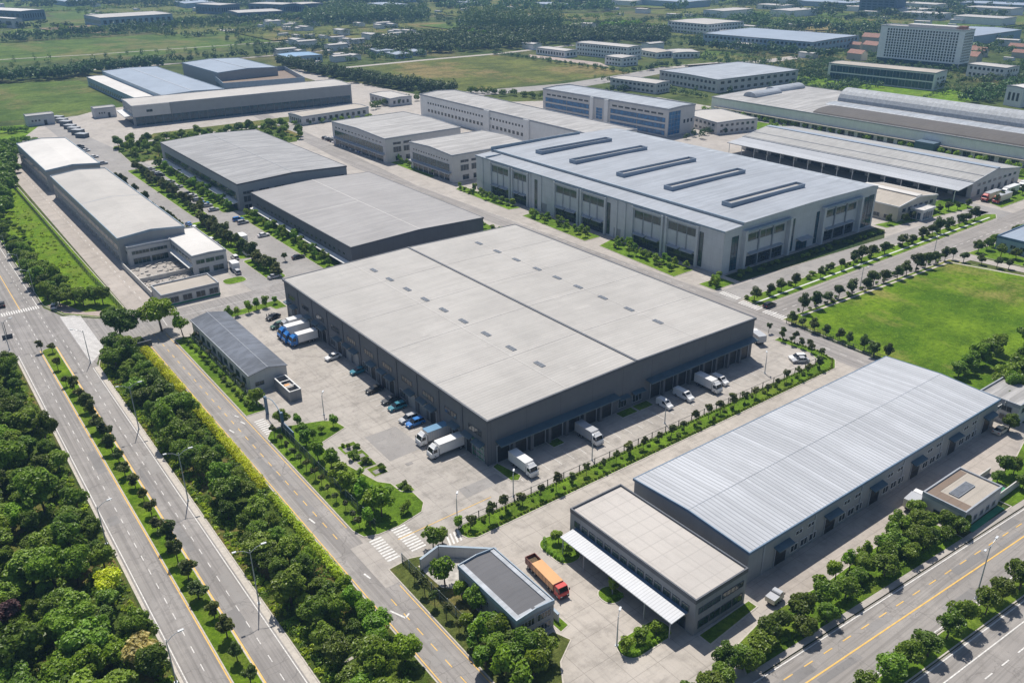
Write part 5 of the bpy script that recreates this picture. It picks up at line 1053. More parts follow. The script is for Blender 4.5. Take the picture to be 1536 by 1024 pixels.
trow('young_tree', (54.8, 122.5), (54.8, 163), 13, 'slim young tree on the verge outside the dark garden fence', 'young trees outside the garden fence', .25, .85); trow('young_tree', (54.6, 60), (54.6, 103), 13, 'slim young tree on the verge by the small fenced building', 'young trees by the small fenced building', .3, .95)
gd = [(447, 640, .8), (460, 668, 1.0), (478, 692, 1.25), (497, 705, 1.2), (510, 722, 1.3), (522, 735, 1.2), (545, 755, 1.35), (560, 770, 1.45), (573, 775, 1.7), (585, 745, .7), (556, 793, 1.0), (612, 768, .6), (470, 660, .7), (500, 640, .8), (483, 650, .6), (525, 690, .5), (540, 715, .55), (533, 742, 1.1), (606, 772, .7), (455, 655, .9)]
for px_, py_, s_ in gd: tree('garden_tree', *G(px_, py_), 'leafy tree in the garden at the yard corner', 'trees of the corner garden', s_)
rng = random.Random(8)
for x0, y0, x1, y1 in ((64.0, 147.2, 68.0, 150.9), (64.3, 143.4, 67.9, 146.8), (64.6, 139.8, 67.7, 142.8), (65.1, 135.8, 68.2, 139.3), (66.9, 126.7, 69.2, 130.6)):
    for k in range(4): tree('shrub', rng.uniform(x0+.5, x1-.5), rng.uniform(y0+.5, y1-.5), 'dark shrub in a small planted plot by the yard', 'shrubs of the planted plots', rng.uniform(.6, 1.1), cat='shrub')
for k in range(27): tree('young_tree', 70.8+k*4.15, 109.1+random.uniform(-.4, .4), 'slim young tree of the row in the long hedge strip', 'young trees of the hedge strip', random.uniform(.8, 1.35))
for k in range(40): tree('shrub', 71.5+k*2.75+random.uniform(-.6, .6), 109.2+random.uniform(-.9, .9), 'low round shrub between the slim trees of the long hedge strip', 'shrubs of the hedge strip', random.uniform(.45, .85), cat='shrub')
for k in range(5): tree('young_tree', 185.6-.1*k, 113+k*3, 'slim young tree where the hedge strip turns at its end', 'young trees at the end of the hedge strip', .95)
for p, s_ in (((650, 822), 1.25), ((664, 818), .9), ((688, 795), .7)): tree('garden_tree', *G(*p), 'leafy tree beside the zebra crossing by the fenced corner', 'trees beside the zebra crossing', s_)
for px_, py_, s_ in ((668, 880, 1.3), (694, 898, .9), (713, 918, 1.5), (735, 950, 1.35), (752, 962, 1.6), (770, 975, 1.5), (724, 968, 1.2), (745, 985, 1.4), (790, 985, 1.7), (812, 992, 1.75), (775, 1000, 1.4), (730, 1004, 1.2), (800, 1015, 1.2), (760, 1018, 1.3), (785, 1030, 1.3), (700, 945, .8), (712, 975, .8)): tree('garden_tree' if s_ < 1.4 else 'avenue_tree', *G(px_, py_), 'dark leafy tree round the charcoal roofed building', 'trees round the charcoal roofed building', s_ if s_ < 1.4 else s_*.6)
trow('garden_tree', (70.6, 235), (86, 237.4), 6, 'small tree in the strip behind the slate roofed shed', 'trees behind the slate roofed shed', .3, .85)
for p, s_ in (((838, 815), .8), ((850, 832), .6), ((917, 888), .75)): tree('garden_tree', *G(*p), 'small tree in a rounded bed at the white canopy', 'trees at the white canopy', s_)
for p, s_ in (((940, 978), .85), ((962, 965), .9), ((984, 952), .75)): tree('garden_tree', *G(*p), 'small tree in the oblong bed at the near end of the canopy', 'trees in the oblong bed', s_)
# tree strip and median of the avenue
rng = random.Random(12)
for x, y in scatter(900, 84, 54.2, 140, 58.0, 3.3, 9, lambda x, y: y < 58.2 and y > 48.8+sk*(x-90)+5.9 and y > 54): tree('avenue_tree', x, y, 'leafy tree in the dense strip along the avenue', 'trees of the strip along the avenue', rng.uniform(.72, 1.1))
for k in range(6): tree('avenue_tree', 70+k*3.0, 55.9+rng.uniform(-1, 1), 'leafy tree at the near end of the strip along the avenue', 'trees at the near end of the avenue strip', rng.uniform(.8, 1.05))
for k in range(7): tree('garden_tree', 108+k*4.3, 59.2+rng.uniform(-.2, .2), 'small round tree on the pale kerb below the ribbed warehouse', 'small trees below the ribbed warehouse', 1.0)
for p, s_ in (((1345, 800), 1.0), ((1372, 775), .9), ((1437, 800), 1.0), ((1440, 792), .9), ((1418, 812), .9), ((1390, 800), 1.0), ((1505, 715), 1.1), ((1520, 712), 1.0), ((1533, 735), 1.0), ((1495, 725), .8)): tree('avenue_tree', *G(*p), 'leafy tree beside the small pale block on the avenue', 'trees beside the small pale block', s_*.8)
for k in range(15):
    x = 84+k*5.1+rng.uniform(-.8, .8)
    if inview(x, 42, 3, 60): tree('avenue_tree', *R3(x, -7+rng.uniform(-.4, .4)), 'round leafy tree on the median of the avenue', 'trees of the avenue median', rng.uniform(.85, 1.12))
# estate avenue and the meadow edge
trow('street_tree', (206, 133.9), (281.5, 131.2), 14, 'round dark street tree between the estate avenue and the meadow', 'street trees beside the meadow', .6, 1.1, sv=.18)
trow('street_tree', (203, 148.6), (335, 148.2), 22, 'round dark street tree on the strip between avenue and service lane', 'street trees of the avenue strip', .8, .95, .06, sv=.28); trow('shrub', (203, 150.2), (330, 149.2), 34, 'low shrub on the strip between avenue and service lane', 'shrubs of the avenue strip', 1.2, 1.2, sv=.3, cat='shrub'); trow('shrub', (202, 134.6), (281, 132.4), 22, 'low shrub among the street trees beside the meadow', 'shrubs beside the meadow', 1.0, 1.0, sv=.3, cat='shrub')
trow('street_tree', (197.4, 131), (197.2, 101), 9, 'dark tree at the near edge of the meadow', 'trees at the near edge of the meadow', .5, .85); trow('young_tree', (187.4, 118), (186.6, 131), 4, 'slim young tree at the warehouse end of the estate road', 'young trees at the estate road', .4, .9)
trow('street_tree', (284.5, 131), (296, 92), 10, 'dark tree beside the footpath at the far edge of the meadow', 'trees at the far edge of the meadow', .7, .85); trow('avenue_tree', (298, 128.5), (352, 127.5), 11, 'bushy tree in front of the low blue building', 'trees before the low blue building', .9, .9)
trow('avenue_tree', (300, 122), (304, 100), 5, 'loose light tree beside the low blue building', 'trees beside the low blue building', .8, .75); trow('street_tree', (304, 165), (350, 159), 9, 'tree in the garden of the cream building', 'trees in the garden of the cream building', 1.2, .85)
trow('street_tree', (364, 154), (415, 155), 8, 'tree on the verge before the red truck', 'trees before the red truck', 1.0, .8)
for px_, py_, s_ in ((1437, 566, .7), (1450, 560, .8), (1468, 548, .95), (1480, 540, .9), (1494, 530, .8), (1503, 590, 1.15), (1520, 580, 1.1), (1534, 560, 1.0), (1500, 612, .8), (1516, 600, 1.0), (1458, 552, .7), (1530, 600, .9), (1512, 648, .6), (1536, 520, .9)): tree('forest_tree', *G(px_, py_), 'dark bushy tree at the near right corner of the meadow', 'bushy trees at the corner of the meadow', s_)
# factory beds
rng = random.Random(21)
for x0, y0, x1, y1, n in ((202.3, 226, 207.8, 262, 17), (201.4, 180, 208, 215, 18), (203.8, 276, 207.8, 316, 14), (201, 162.6, 209, 167.6, 5)):
    for k in range(n): tree('garden_tree', rng.uniform(x0, x1), y0+(y1-y0)*(k+.5)/n, 'small leafy tree in the green beds before the tall factory', 'trees before the tall factory', rng.uniform(.6, .95))
    for k in range(n//2): tree('shrub', rng.uniform(x0, x1), rng.uniform(y0, y1), 'dark round shrub in the beds before the tall factory', 'shrubs before the tall factory', rng.uniform(.9, 1.3), cat='shrub')
trow('shrub', (214, 165), (292, 162), 26, 'shrub in the shade along the factory end wall', 'shrubs along the factory end wall', 1.2, 1.4, cat='shrub')
# hall strips
for y0, y1, n in ((259, 281, 8), (286, 337, 15)): trow('median_tree', (95.9, y0), (95.9, y1), n*2, 'small dark tree on a planted island of the parking road' if y0 > 270 else 'small dark tree on the near island of the parking road', 'trees of the parking islands' if y0 > 270 else 'trees of the near parking island', 1.5, 1.15, sv=.3)
trow('median_tree', (99.7, 348), (99.7, 443), 40, 'small dark tree on the long far island of the parking road', 'trees of the long parking island', 1.5, 1.15, sv=.3); trow('median_tree', (86.5, 318), (86.5, 428), 20, 'dark round tree close behind the white roofed row', 'trees behind the white roofed row', .5, 1.2, .25)
trow('garden_tree', (114.6, 258), (114.6, 334), 44, 'leafy bush in the strip along the dark hall', 'bushes along the dark hall', 1.9, .9, sv=.35, cat='bush'); trow('garden_tree', (111.8, 346), (111.8, 444), 48, 'leafy bush in the strip along the grey hall', 'bushes along the grey hall', 2.0, .95, sv=.35, cat='bush')
trow('garden_tree', (178, 236), (178, 338), 18, 'leafy bush between the dark hall and the estate road', 'bushes beside the estate road', 1.5, .8, cat='bush'); trow('garden_tree', (209, 342), (209.5, 388), 10, 'small tree before the pale two storey hall', 'trees before the pale two storey hall', 1.2, .9)
for x, y in scatter(900, 105, 460, 198, 507, 6.5, 31): tree('avenue_tree', x, y, 'leafy tree in the wooded patch behind the grey halls', 'trees of the patch behind the halls', random.uniform(.9, 1.4))
for p in ((428, 392), (412, 402)): tree('median_tree', *G(*p), 'small dark tree by the dark hall corner', 'trees by the dark hall corner', .9)
print('trees', NTREE, sum(NTREE.values()))
# far belts and woods that read as masses
FAR = {}
def far_crowns(mb, rng, x, y, r, h, n, tall=False):
    pf = [(x, y, h*.5, r)] if tall else [(x+rng.uniform(-.4, .4)*r, y+rng.uniform(-.4, .4)*r, h*.62, r*.8), (x+rng.uniform(-.6, .6)*r, y+rng.uniform(-.6, .6)*r, h*.45, r*.7)]
    leaves(mb, rng, pf, int(n*1.8), r*.23, h/(2*r)*(1.0 if tall else .75))
def belt(label, lines, r, h, step, leaf='leaf_far', rows=1, width=0, n=34, tall=False, seed=1, name='woods', skip=.05):
    mb = MB(); rng = random.Random(seed)
    for pts_ in lines:
        q = [G(*p) for p in pts_]
        for (xa, ya), (xb, yb) in zip(q, q[1:]):
            L = hypot(xb-xa, yb-ya); m = max(1, int(L/step)); nx, ny = -(yb-ya)/L, (xb-xa)/L
            for k in range(m):
                for j in range(rows):
                    if rng.random() < skip: continue
                    t = (k+rng.uniform(0, .8))/m; o_ = (rng.uniform(-.5, .5) if rows > 1 else rng.uniform(-.1, .1))*width
                    far_crowns(mb, rng, xa+(xb-xa)*t+nx*o_, ya+(yb-ya)*t+ny*o_, r*rng.uniform(.7, 1.25), h*rng.uniform(.75, 1.2), n, tall)
    return tag(mb.build(name, leaf), label, 'trees', None, 'stuff')
def wood(label, poly, r, h, dens, leaf='leaf_far', n=34, seed=1, tall=False, name='woods'):
    q = [G(*p) for p in poly]; mb = MB(); rng = random.Random(seed); xs = [p[0] for p in q]; ys = [p[1] for p in q]
    def ins(x, y):
        c = False
        for i in range(len(q)):
            (xa, ya), (xb, yb) = q[i], q[i-1]
            if (ya > y) != (yb > y) and x < (xb-xa)*(y-ya)/(yb-ya)+xa: c = not c
        return c
    A = abs(sum(q[i][0]*q[i-1][1]-q[i-1][0]*q[i][1] for i in range(len(q))))/2; N_ = min(2600, int(A/(dens*dens))); c = 0; tries = 0
    while c < N_ and tries < N_*20:
        tries += 1; x, y = rng.uniform(min(xs), max(xs)), rng.uniform(min(ys), max(ys))
        if ins(x, y): c += 1; far_crowns(mb, rng, x, y, r*rng.uniform(.7, 1.3), h*rng.uniform(.7, 1.2), n, tall)
    return tag(mb.build(name, leaf), label, 'trees', None, 'stuff')
belt('thick dark tree belt between the green fields, upper left', [[(-50, 124), (80, 119), (160, 107), (240, 101)]], 4.2, 11, 5, rows=4, width=26, n=70, seed=1)
belt('rows of evenly spaced trees across the distant field', [[(-40, 108), (100, 101), (250, 90), (430, 74)], [(-40, 100), (120, 92), (270, 82), (430, 67)]], 2.6, 9, 13, n=40, seed=2, skip=.2)
belt('line of trees behind the blue grey halls', [[(160, 104), (300, 92), (420, 82), (520, 72)]], 3.5, 8, 9, rows=2, width=14, n=46, seed=3)
belt('dark line of trees beyond the broad field', [[(-40, 66), (90, 56), (140, 53), (240, 44), (330, 38), (470, 30)]], 6, 12, 9, rows=3, width=60, n=30, seed=4)
belt('dark hedge line at the far edge of the broad field', [[(-40, 66), (160, 56), (235, 48)]], 3, 5, 6, rows=2, width=10, n=24, seed=14)
belt('thick hedge of trees along the olive field', [[(425, 98), (480, 110), (560, 126), (680, 143)]], 3.2, 9, 4, rows=4, width=16, n=70, seed=5); belt('low hedge at the right edge of the olive field', [[(740, 82), (800, 90), (890, 103), (945, 112)]], 2, 4, 5, rows=2, width=8, n=34, seed=15)
wood('dark grove on the far plain', [(458, 28), (500, 18), (640, 22), (640, 33), (515, 38), (462, 40)], 7, 17, 11, n=40, seed=6, tall=True)
wood('tall dark poplar grove beyond the wood', [(682, 47), (700, 36), (846, 37), (846, 49), (780, 52)], 4.5, 24, 9, n=46, seed=7, tall=True)
wood('broad wood beyond the olive field', [(560, 66), (640, 56), (700, 50), (860, 50), (1000, 46), (1010, 66), (880, 66), (760, 76), (640, 82), (560, 80)], 5.5, 11, 9, n=46, seed=8)
wood('scattered bushy ground left of the wood', [(500, 84), (540, 74), (620, 82), (700, 80), (560, 96), (510, 98)], 3.4, 7, 15, n=40, seed=18)
belt('bright green crowns inside the wood', [[(700, 58), (730, 60)], [(905, 47), (960, 44)]], 8, 11, 9, 'leaf_fresh', rows=2, width=14, n=60, seed=9)
wood('wood behind the long blue hall', [(1090, 38), (1140, 28), (1160, 42), (1270, 48), (1340, 52), (1300, 52), (1150, 46)], 6, 15, 12, n=40, seed=10); belt('row of trees before the long blue hall', [[(1030, 72), (1120, 77), (1200, 84), (1250, 90)]], 5, 10, 7, rows=2, width=18, n=46, seed=11)
belt('trees in the grounds below the white tower', [[(1200, 112), (1290, 122), (1420, 134)], [(1450, 128), (1536, 118)], [(1440, 145), (1500, 138), (1540, 140)], [(1424, 108), (1470, 110), (1540, 124)]], 3.2, 6, 8, rows=2, width=16, n=40, seed=12)
wood('leafy slope right of the office podium', [(1436, 150), (1480, 134), (1536, 124), (1545, 140), (1515, 150), (1470, 156)], 3.4, 6, 6, n=40, seed=13); wood('trees right of the white tower', [(1460, 72), (1536, 66), (1560, 92), (1470, 86)], 5, 8, 20, n=36, seed=16)
wood('trees of the town behind the long blue hall', [(1230, 46), (1330, 40), (1330, 66), (1300, 72), (1280, 60)], 5, 10, 15, n=36, seed=17)
for k, (pl, dn) in enumerate((([(-80, 2), (500, 0), (1100, -2), (1650, -4), (1650, 8), (1100, 8), (500, 10), (-80, 14)], 38), ([(-80, -40), (1650, -40), (1650, -4), (900, -3), (-80, 2)], 70), ([(640, 12), (800, 9), (1040, 14), (1000, 19), (780, 20), (660, 18)], 30), ([(1080, 6), (1240, 4), (1540, 10), (1540, 36), (1330, 34), (1240, 30)], 30), ([(-60, 38), (60, 36), (120, 44), (60, 46), (-60, 44)], 26))):
    wood(('hazy forest along the top of the picture', 'farthest forest near the horizon', 'forest between the far fields', 'trees scattered through the far town', 'dark copse near the far sheds')[k], pl, (11, 22, 10, 8, 7)[k], (16, 26, 14, 11, 9)[k], dn, n=30, seed=40+k)
belt('trees beside the access road end', [[(4, 225), (10, 260), (-10, 330), (-30, 400)]], 3, 7, 4.5, 'leaf_forest', rows=2, width=8, n=260, seed=50)
belt('trees before the glass fronted works', [[(250, 208), (400, 192), (560, 177)]], 1.7, 3, 7, 'leaf_forest', rows=2, width=8, n=90, seed=51); belt('trees along the arched works', [[(1040, 165), (1180, 188), (1300, 210), (1536, 256)], [(1150, 190), (1536, 266)]], 1.7, 3.4, 5.0, 'leaf_fresh', n=90, seed=52, skip=.25); trow('shrub', (330, 204), (335, 276), 16, 'shrub on the green patch beside the open shed', 'shrubs beside the open shed', 4, 1.6, cat='shrub')
belt('trees round the workshops in the middle distance', [[(905, 140), (1010, 134)], [(1030, 128), (1100, 142)], [(955, 108), (1020, 96)], [(1020, 212), (1060, 204), (1130, 190)], [(1190, 112), (1240, 122)]], 2.4, 5, 8, 'leaf_far', rows=2, width=10, n=60, seed=53); belt('trees before the long white block', [[(560, 165), (620, 150)], [(700, 140), (860, 150)]], 2.6, 5, 6, 'leaf_forest', rows=2, width=10, n=70, seed=54)
belt('bushes behind the small grey shed', [[(0, 200), (40, 195)], [(20, 215), (60, 232)]], 2.6, 4, 5, 'leaf_forest', rows=3, width=16, n=80, seed=55)

def rows_random(label, n, seed, px0, px1, py0, py1, r, h, step, leaf='leaf_far', nl=26, skipf=None):
    rng = random.Random(seed); mb = MB(); cnt = 0
    for k in range(n):
        px_, py_ = rng.uniform(px0, px1), rng.uniform(py0, py1)
        if skipf and skipf(px_, py_): continue
        x, y = G(px_, py_); ax = rng.random() < .6; L = rng.uniform(40, 260)*(1.6 if py_ < 25 else 1); st = step*rng.uniform(.7, 1.8); rr = r*rng.uniform(.6, 1.3); wd_ = rng.choice([0, 0, 8, 16])
        for j in range(int(L/st)):
            X = x+(j*st if ax else 0)+rng.uniform(-1, 1)*(1+wd_*(not ax)); Y = y+(0 if ax else j*st)+rng.uniform(-1, 1)*(1+wd_*ax)
            if rng.random() < .12 or not clear(X, Y, 5): continue
            if not inview(X, Y, 3, 40): continue
            far_crowns(mb, rng, X, Y, rr*rng.uniform(.7, 1.2), h*rng.uniform(.6, 1.2), nl, rng.random() < .3); cnt += 1
    return tag(mb.build('woods', leaf), label, 'trees', None, 'stuff')
nf = lambda x, y: (430 < x < 690 and 30 < y < 64) or (690 < x < 1030 and 16 < y < 40) or (545 < x < 950 and y > 80) or (y > 96 and x < 430)
rows_random('tree rows and hedges dividing the distant fields', 90, 61, -20, 1556, 8, 66, 4.2, 8, 7, skipf=nf); rows_random('garden trees and hedges among the workshops, upper right', 90, 62, 985, 1556, 60, 150, 2.4, 5, 5.5, nl=40); rows_random('hedges and bushes left of the olive field', 40, 63, 420, 720, 40, 100, 2.8, 5, 6, nl=36, skipf=nf)
rows_random('lighter tree rows on the distant plain', 60, 64, -20, 1556, 6, 60, 4, 7, 8, 'leaf_forest', skipf=nf); rows_random('tree rows near the skyline', 70, 65, -20, 1556, -3, 14, 8, 11, 11, skipf=nf)
rg = random.Random(66); mts = ['field', 'field_olive', 'lawn_dull', 'pale_concrete', 'field', 'field_olive', 'bare_soil', 'lawn_dull']
for k in range(90):
    px_, py_ = rg.uniform(-20, 1500), rg.choice([rg.uniform(2, 30), rg.uniform(14, 66)])
    if nf(px_, py_): continue
    x, y = G(px_, py_); mt = rg.choice(mts); big = mt not in ('pale_concrete', 'bare_soil'); w_, d_ = (rg.uniform(60, 260), rg.uniform(50, 200)) if big else (rg.uniform(20, 80), rg.uniform(12, 50))
    sheet('field' if big else 'track', [(x, y), (x+w_, y+rg.uniform(-8, 8)), (x+w_+rg.uniform(-9, 9), y+d_), (x+rg.uniform(-9, 9), y+d_)], (.05+.012*k), mt, 'patch of farmland on the distant plain' if big else 'pale bare ground on the distant plain')
# ------------------------------------------------------------------ fences
def fence(label, pts_, h, step, mat, postmat='fence_dark', panel='panel', rails=3, post=.06, name='fence', pal=0):
    root = thing(name, label, 'fence', 0, 0); m = MB(); n = 0; base = .12
    for (xa, ya), (xb, yb) in zip(pts_, pts_[1:]):
        L = hypot(xb-xa, yb-ya); k = max(1, round(L/step)); d = Vector((xb-xa, yb-ya))/L; nn = Vector((-d.y, d.x))
        for j in range(k):
            x, y = xa+(xb-xa)*j/k, ya+(yb-ya)*j/k; n += 1
            if n <= 100: MB().box(x-post, y-post, 0, x+post, y+post, h+.2).build('post', postmat, root)
        for r_ in range(rails):
            z = base+.15+(h-.2)*r_/max(1, rails-1); a = nn*.025
            m.prism([(xa-a.x, ya-a.y), (xb-a.x, yb-a.y), (xb+a.x, yb+a.y), (xa+a.x, ya+a.y)], z-.04, z+.04)
        if pal:
            for j in range(int(L/pal)):
                x, y = xa+d.x*pal*j, ya+d.y*pal*j; m.box(x-.035, y-.02, base+.1, x+.035, y+.02, h)
    m.build(panel, mat, root); return root
fence('dark green picket fence with pale post caps along the corner garden', [(57.0, 164.5), (57.0, 120.4)], 1.9, 2.4, 'fence_green', 'trim_steel', pal=.3); fence('dark green picket fence by the small fenced building', [(56.0, 109), (56.4, 60)], 1.9, 2.4, 'fence_green', 'trim_steel', pal=.3)
fence('thin pale fence with low white posts beside the slate roofed shed', [(57.3, 229), (57.3, 177.5)], 1.3, 1.7, 'fence_green', 'trim_white', pal=.6)
fence('dark post fence along the long hedge strip', [(70, 111.3), (180.5, 111.3), (184, 112.6)], 1.5, 4.2, 'fence_dark', 'fence_dark', rails=2, post=.07)
fence('dark mesh fence between bright grass and access road', [(47.3, 262), (46.4, 300), (46.4, 520)], 1.8, 3, 'fence_green', 'fence_dark', pal=.9); fence('dark fence at the near edge of the meadow', [(196.2, 132), (195.6, 101)], 1.6, 3, 'fence_dark', pal=.8)
g_ = thing('gate_portal', 'dark blue gate portal at the yard entrance', 'gate', 57.4, 165)
MB().box(0, 0, 0, .6, .6, 4.6).build('post', 'trim_blue', g_); MB().box(0, 9.4, 0, .6, 10, 4.6).build('post', 'trim_blue', g_); m = MB(); m.tube([(.3, .6, 4.3), (.3, 3, 5.3), (.3, 5, 5.6), (.3, 7, 5.3), (.3, 9.4, 4.3)], [.12]*5, 6); m.build('arch', 'trim_steel', g_); MB().box(.15, -6, .1, .35, 0, 2.4).build('gate_leaf', 'trim_blue', g_)

# ------------------------------------------------------------------ street lamps
def lamp(x, y, h, rot, label, group, double=True, arm=2.0, name='street_lamp'):
    o = thing(name, label, 'street lamp', x, y, 0, rot, group)
    m = MB(); m.tube([(0, 0, 0), (0, 0, .5), (0, 0, h*.6), (0, 0, h)], [.2, .13, .1, .065], 8); m.build('pole', 'steel', o)
    MB().box(-.25, -.25, 0, .25, .25, .16).build('base', 'steel', o)
    for s in ((1, -1) if double else (1,)):
        m = MB(); m.tube([(0, 0, h-.6), (s*.5*arm, 0, h+.15), (s*arm, 0, h+.45)], [.055, .05, .04], 6); a = m.build('arm', 'steel', o)
        m = MB(); m.box(s*arm-.1, -.16, h+.38, s*(arm+.75), .16, h+.54); m.k = 1; m.box(s*arm+s*.08, -.12, h+.34, s*(arm+.65), .12, h+.38); m.build('lamp_head', ['lamp_housing', 'lamp_lens'], o)
    return o
for y, lb in ((186.1, 'upper double armed street lamp on the kerb of the wooded strip, nearest the junction'), (151.3, 'middle double armed street lamp on the kerb of the wooded strip'), (114.6, 'lower double armed street lamp on the kerb of the wooded strip, nearest the picture bottom')): lamp(31.6, y, 11.2, -.15, lb, 'double lamps of the wooded strip')
lamp(31.0, 229.5, 9.5, 2.6, 'curved single street lamp beside the hatched junction corner', None, False, 2.4)
for y, lb in ((147, 'single arm street lamp leaning over the carriageway from the left wood'), (106, 'single arm street lamp at the left edge of the carriageway near the bottom'), (252, 'street lamp beside the side road at the left edge')): lamp(15.2, y, 8.5, 0, lb, 'single lamps of the left wood', False, 1.9)
lamp(127.2, 42.4, 11.0, .1, 'tall double armed street lamp on the median of the avenue', None); lamp(*G(925, 968), 6, .6, 'slim yard lamp beside the oblong bed', None, False, .9, 'yard_lamp')
for p, lb in (((770, 745), 'slim lamp at the near end of the hedge strip'), ((888, 690), 'slim lamp in the yard opposite the white box truck'), ((997, 635), 'slim lamp halfway along the hedge strip'), ((1147, 560), 'slim lamp at the far end of the hedge strip'), ((486, 622), 'slim lamp at the garden tip in the yard'), ((686, 780), 'slim lamp at the short zebra crossing')): lamp(*G(*p), 5.2, .8, lb, 'slim yard lamps', False, .7, 'yard_lamp')
for p, lb in (((1108, 590-240), 'street lamp on the estate avenue beside the meadow'), ((1400, 400), 'street lamp at the far end of the meadow row')): lamp(*G(*((1401, 380) if 'far' in lb else (1290, 432))), 7, 1.4, lb, 'lamps of the estate avenue', True, 1.2)
for p, lb in (((12, 385), 'first lamp of the verge above the junction'), ((34, 415), 'second lamp of the verge above the junction'), ((52, 440), 'lamp of the verge closest to the zebra crossing')): lamp(*G(*p), 8, pi, lb, 'lamps of the verge above the junction', False, 2)
g_ = thing('bus_sign', 'dark street sign on a pole at the side road', 'sign', *G(12, 508)); MB().tube([(0, 0, 0), (0, 0, 5)], [.1, .08]).build('pole', 'fence_dark', g_); MB().box(-1.3, -.08, 0, 1.3, .08, 1.3).build('panel', 'trim_dark', g_)
g_ = thing('sign_wall', 'low dark sign wall at the mouth of the frontage road', 'sign', *G(203, 524)); MB().box(0, 0, 0, 4.6, .4, 1.6).build('panel', 'trim_dark', g_); MB().box(-.3, -.3, 0, 4.9, .7, .2).build('base', 'kerb', g_)

# ------------------------------------------------------------------ vehicles
def wheel(par, x, y, r=.33, w=.24):
    m = MB(); m.tube([(x, y-w/2, r), (x, y+w/2, r)], [r, r], 12); m.k = 1; m.tube([(x, y-w/2-.012, r), (x, y+w/2+.012, r)], [r*.58, r*.58], 10); return m.build('wheel', ['tyre', 'rim'], par)
def loft(mb, prof, w0, w1):
    """side profile (x,z) swept across the width, narrowing from w0 low down to w1 at the top"""
    z0 = min(z for _, z in prof); z1 = max(z for _, z in prof); n = len(prof); W = [w0+(w1-w0)*(z-z0)/(z1-z0) for _, z in prof]
    mb.add([(x, -w/2, z) for (x, z), w in zip(prof, W)]+[(x, w/2, z) for (x, z), w in zip(prof, W)], [tuple(range(n))[::-1], tuple(range(n, 2*n))]+[(i, (i+1) % n, n+(i+1) % n, n+i) for i in range(n)])
def car(x, y, rot, color, label, kind='saloon', group=None, z=Z4, k=1.0):
    o = thing('parked_car', label, 'car', x, y, z, rot, group); o.scale = (k,)*3; L = 2.25; P = 'paint_'+color
    m = MB(); loft(m, [(-L, .3), (-L-.03, .62), (-L+.1, .92), (-1.35, 1.0), (.95, .96), (1.95, .82), (L, .62), (L, .3)], 1.82, 1.66); m.build('body', P, o)
    m = MB()
    if kind == 'saloon': g0, r0 = [(-1.75, .95), (-1.15, 1.40), (.25, 1.42), (1.1, .93)], [(-1.12, 1.405), (-1.0, 1.47), (.1, 1.48), (.26, 1.415)]
    else: g0, r0 = [(-2.15, .93), (-1.9, 1.5), (.35, 1.56), (1.15, .93)], [(-1.9, 1.5), (-1.75, 1.62), (.2, 1.65), (.36, 1.55)]
    loft(m, g0, 1.62, 1.30); m.build('windows', 'car_glass', o)
    m = MB(); loft(m, r0, 1.34, 1.2)
    for s in (-1, 1):
        for xa in (-.45,): m.box(xa-.05, s*.70-.06, .95, xa+.05, s*.70+.06, 1.42)
    m.build('roof', P, o)
    for a in (-1.38, 1.38):
        for s in (-.8, .8): wheel(o, a, s)
    for s in (-.62, .62): MB().box(L-.12, s-.2, .62, L+.02, s+.2, .76).build('headlight', 'lamp_lens', o); MB().box(-L-.04, s-.2, .7, -L+.08, s+.2, .84).build('tail_light', 'tail_lens', o)
    for s in (-1, 1): MB().box(.85, s*.9-.09, .95, 1.0, s*.9+.09, 1.08).build('mirror', P, o)
    return o
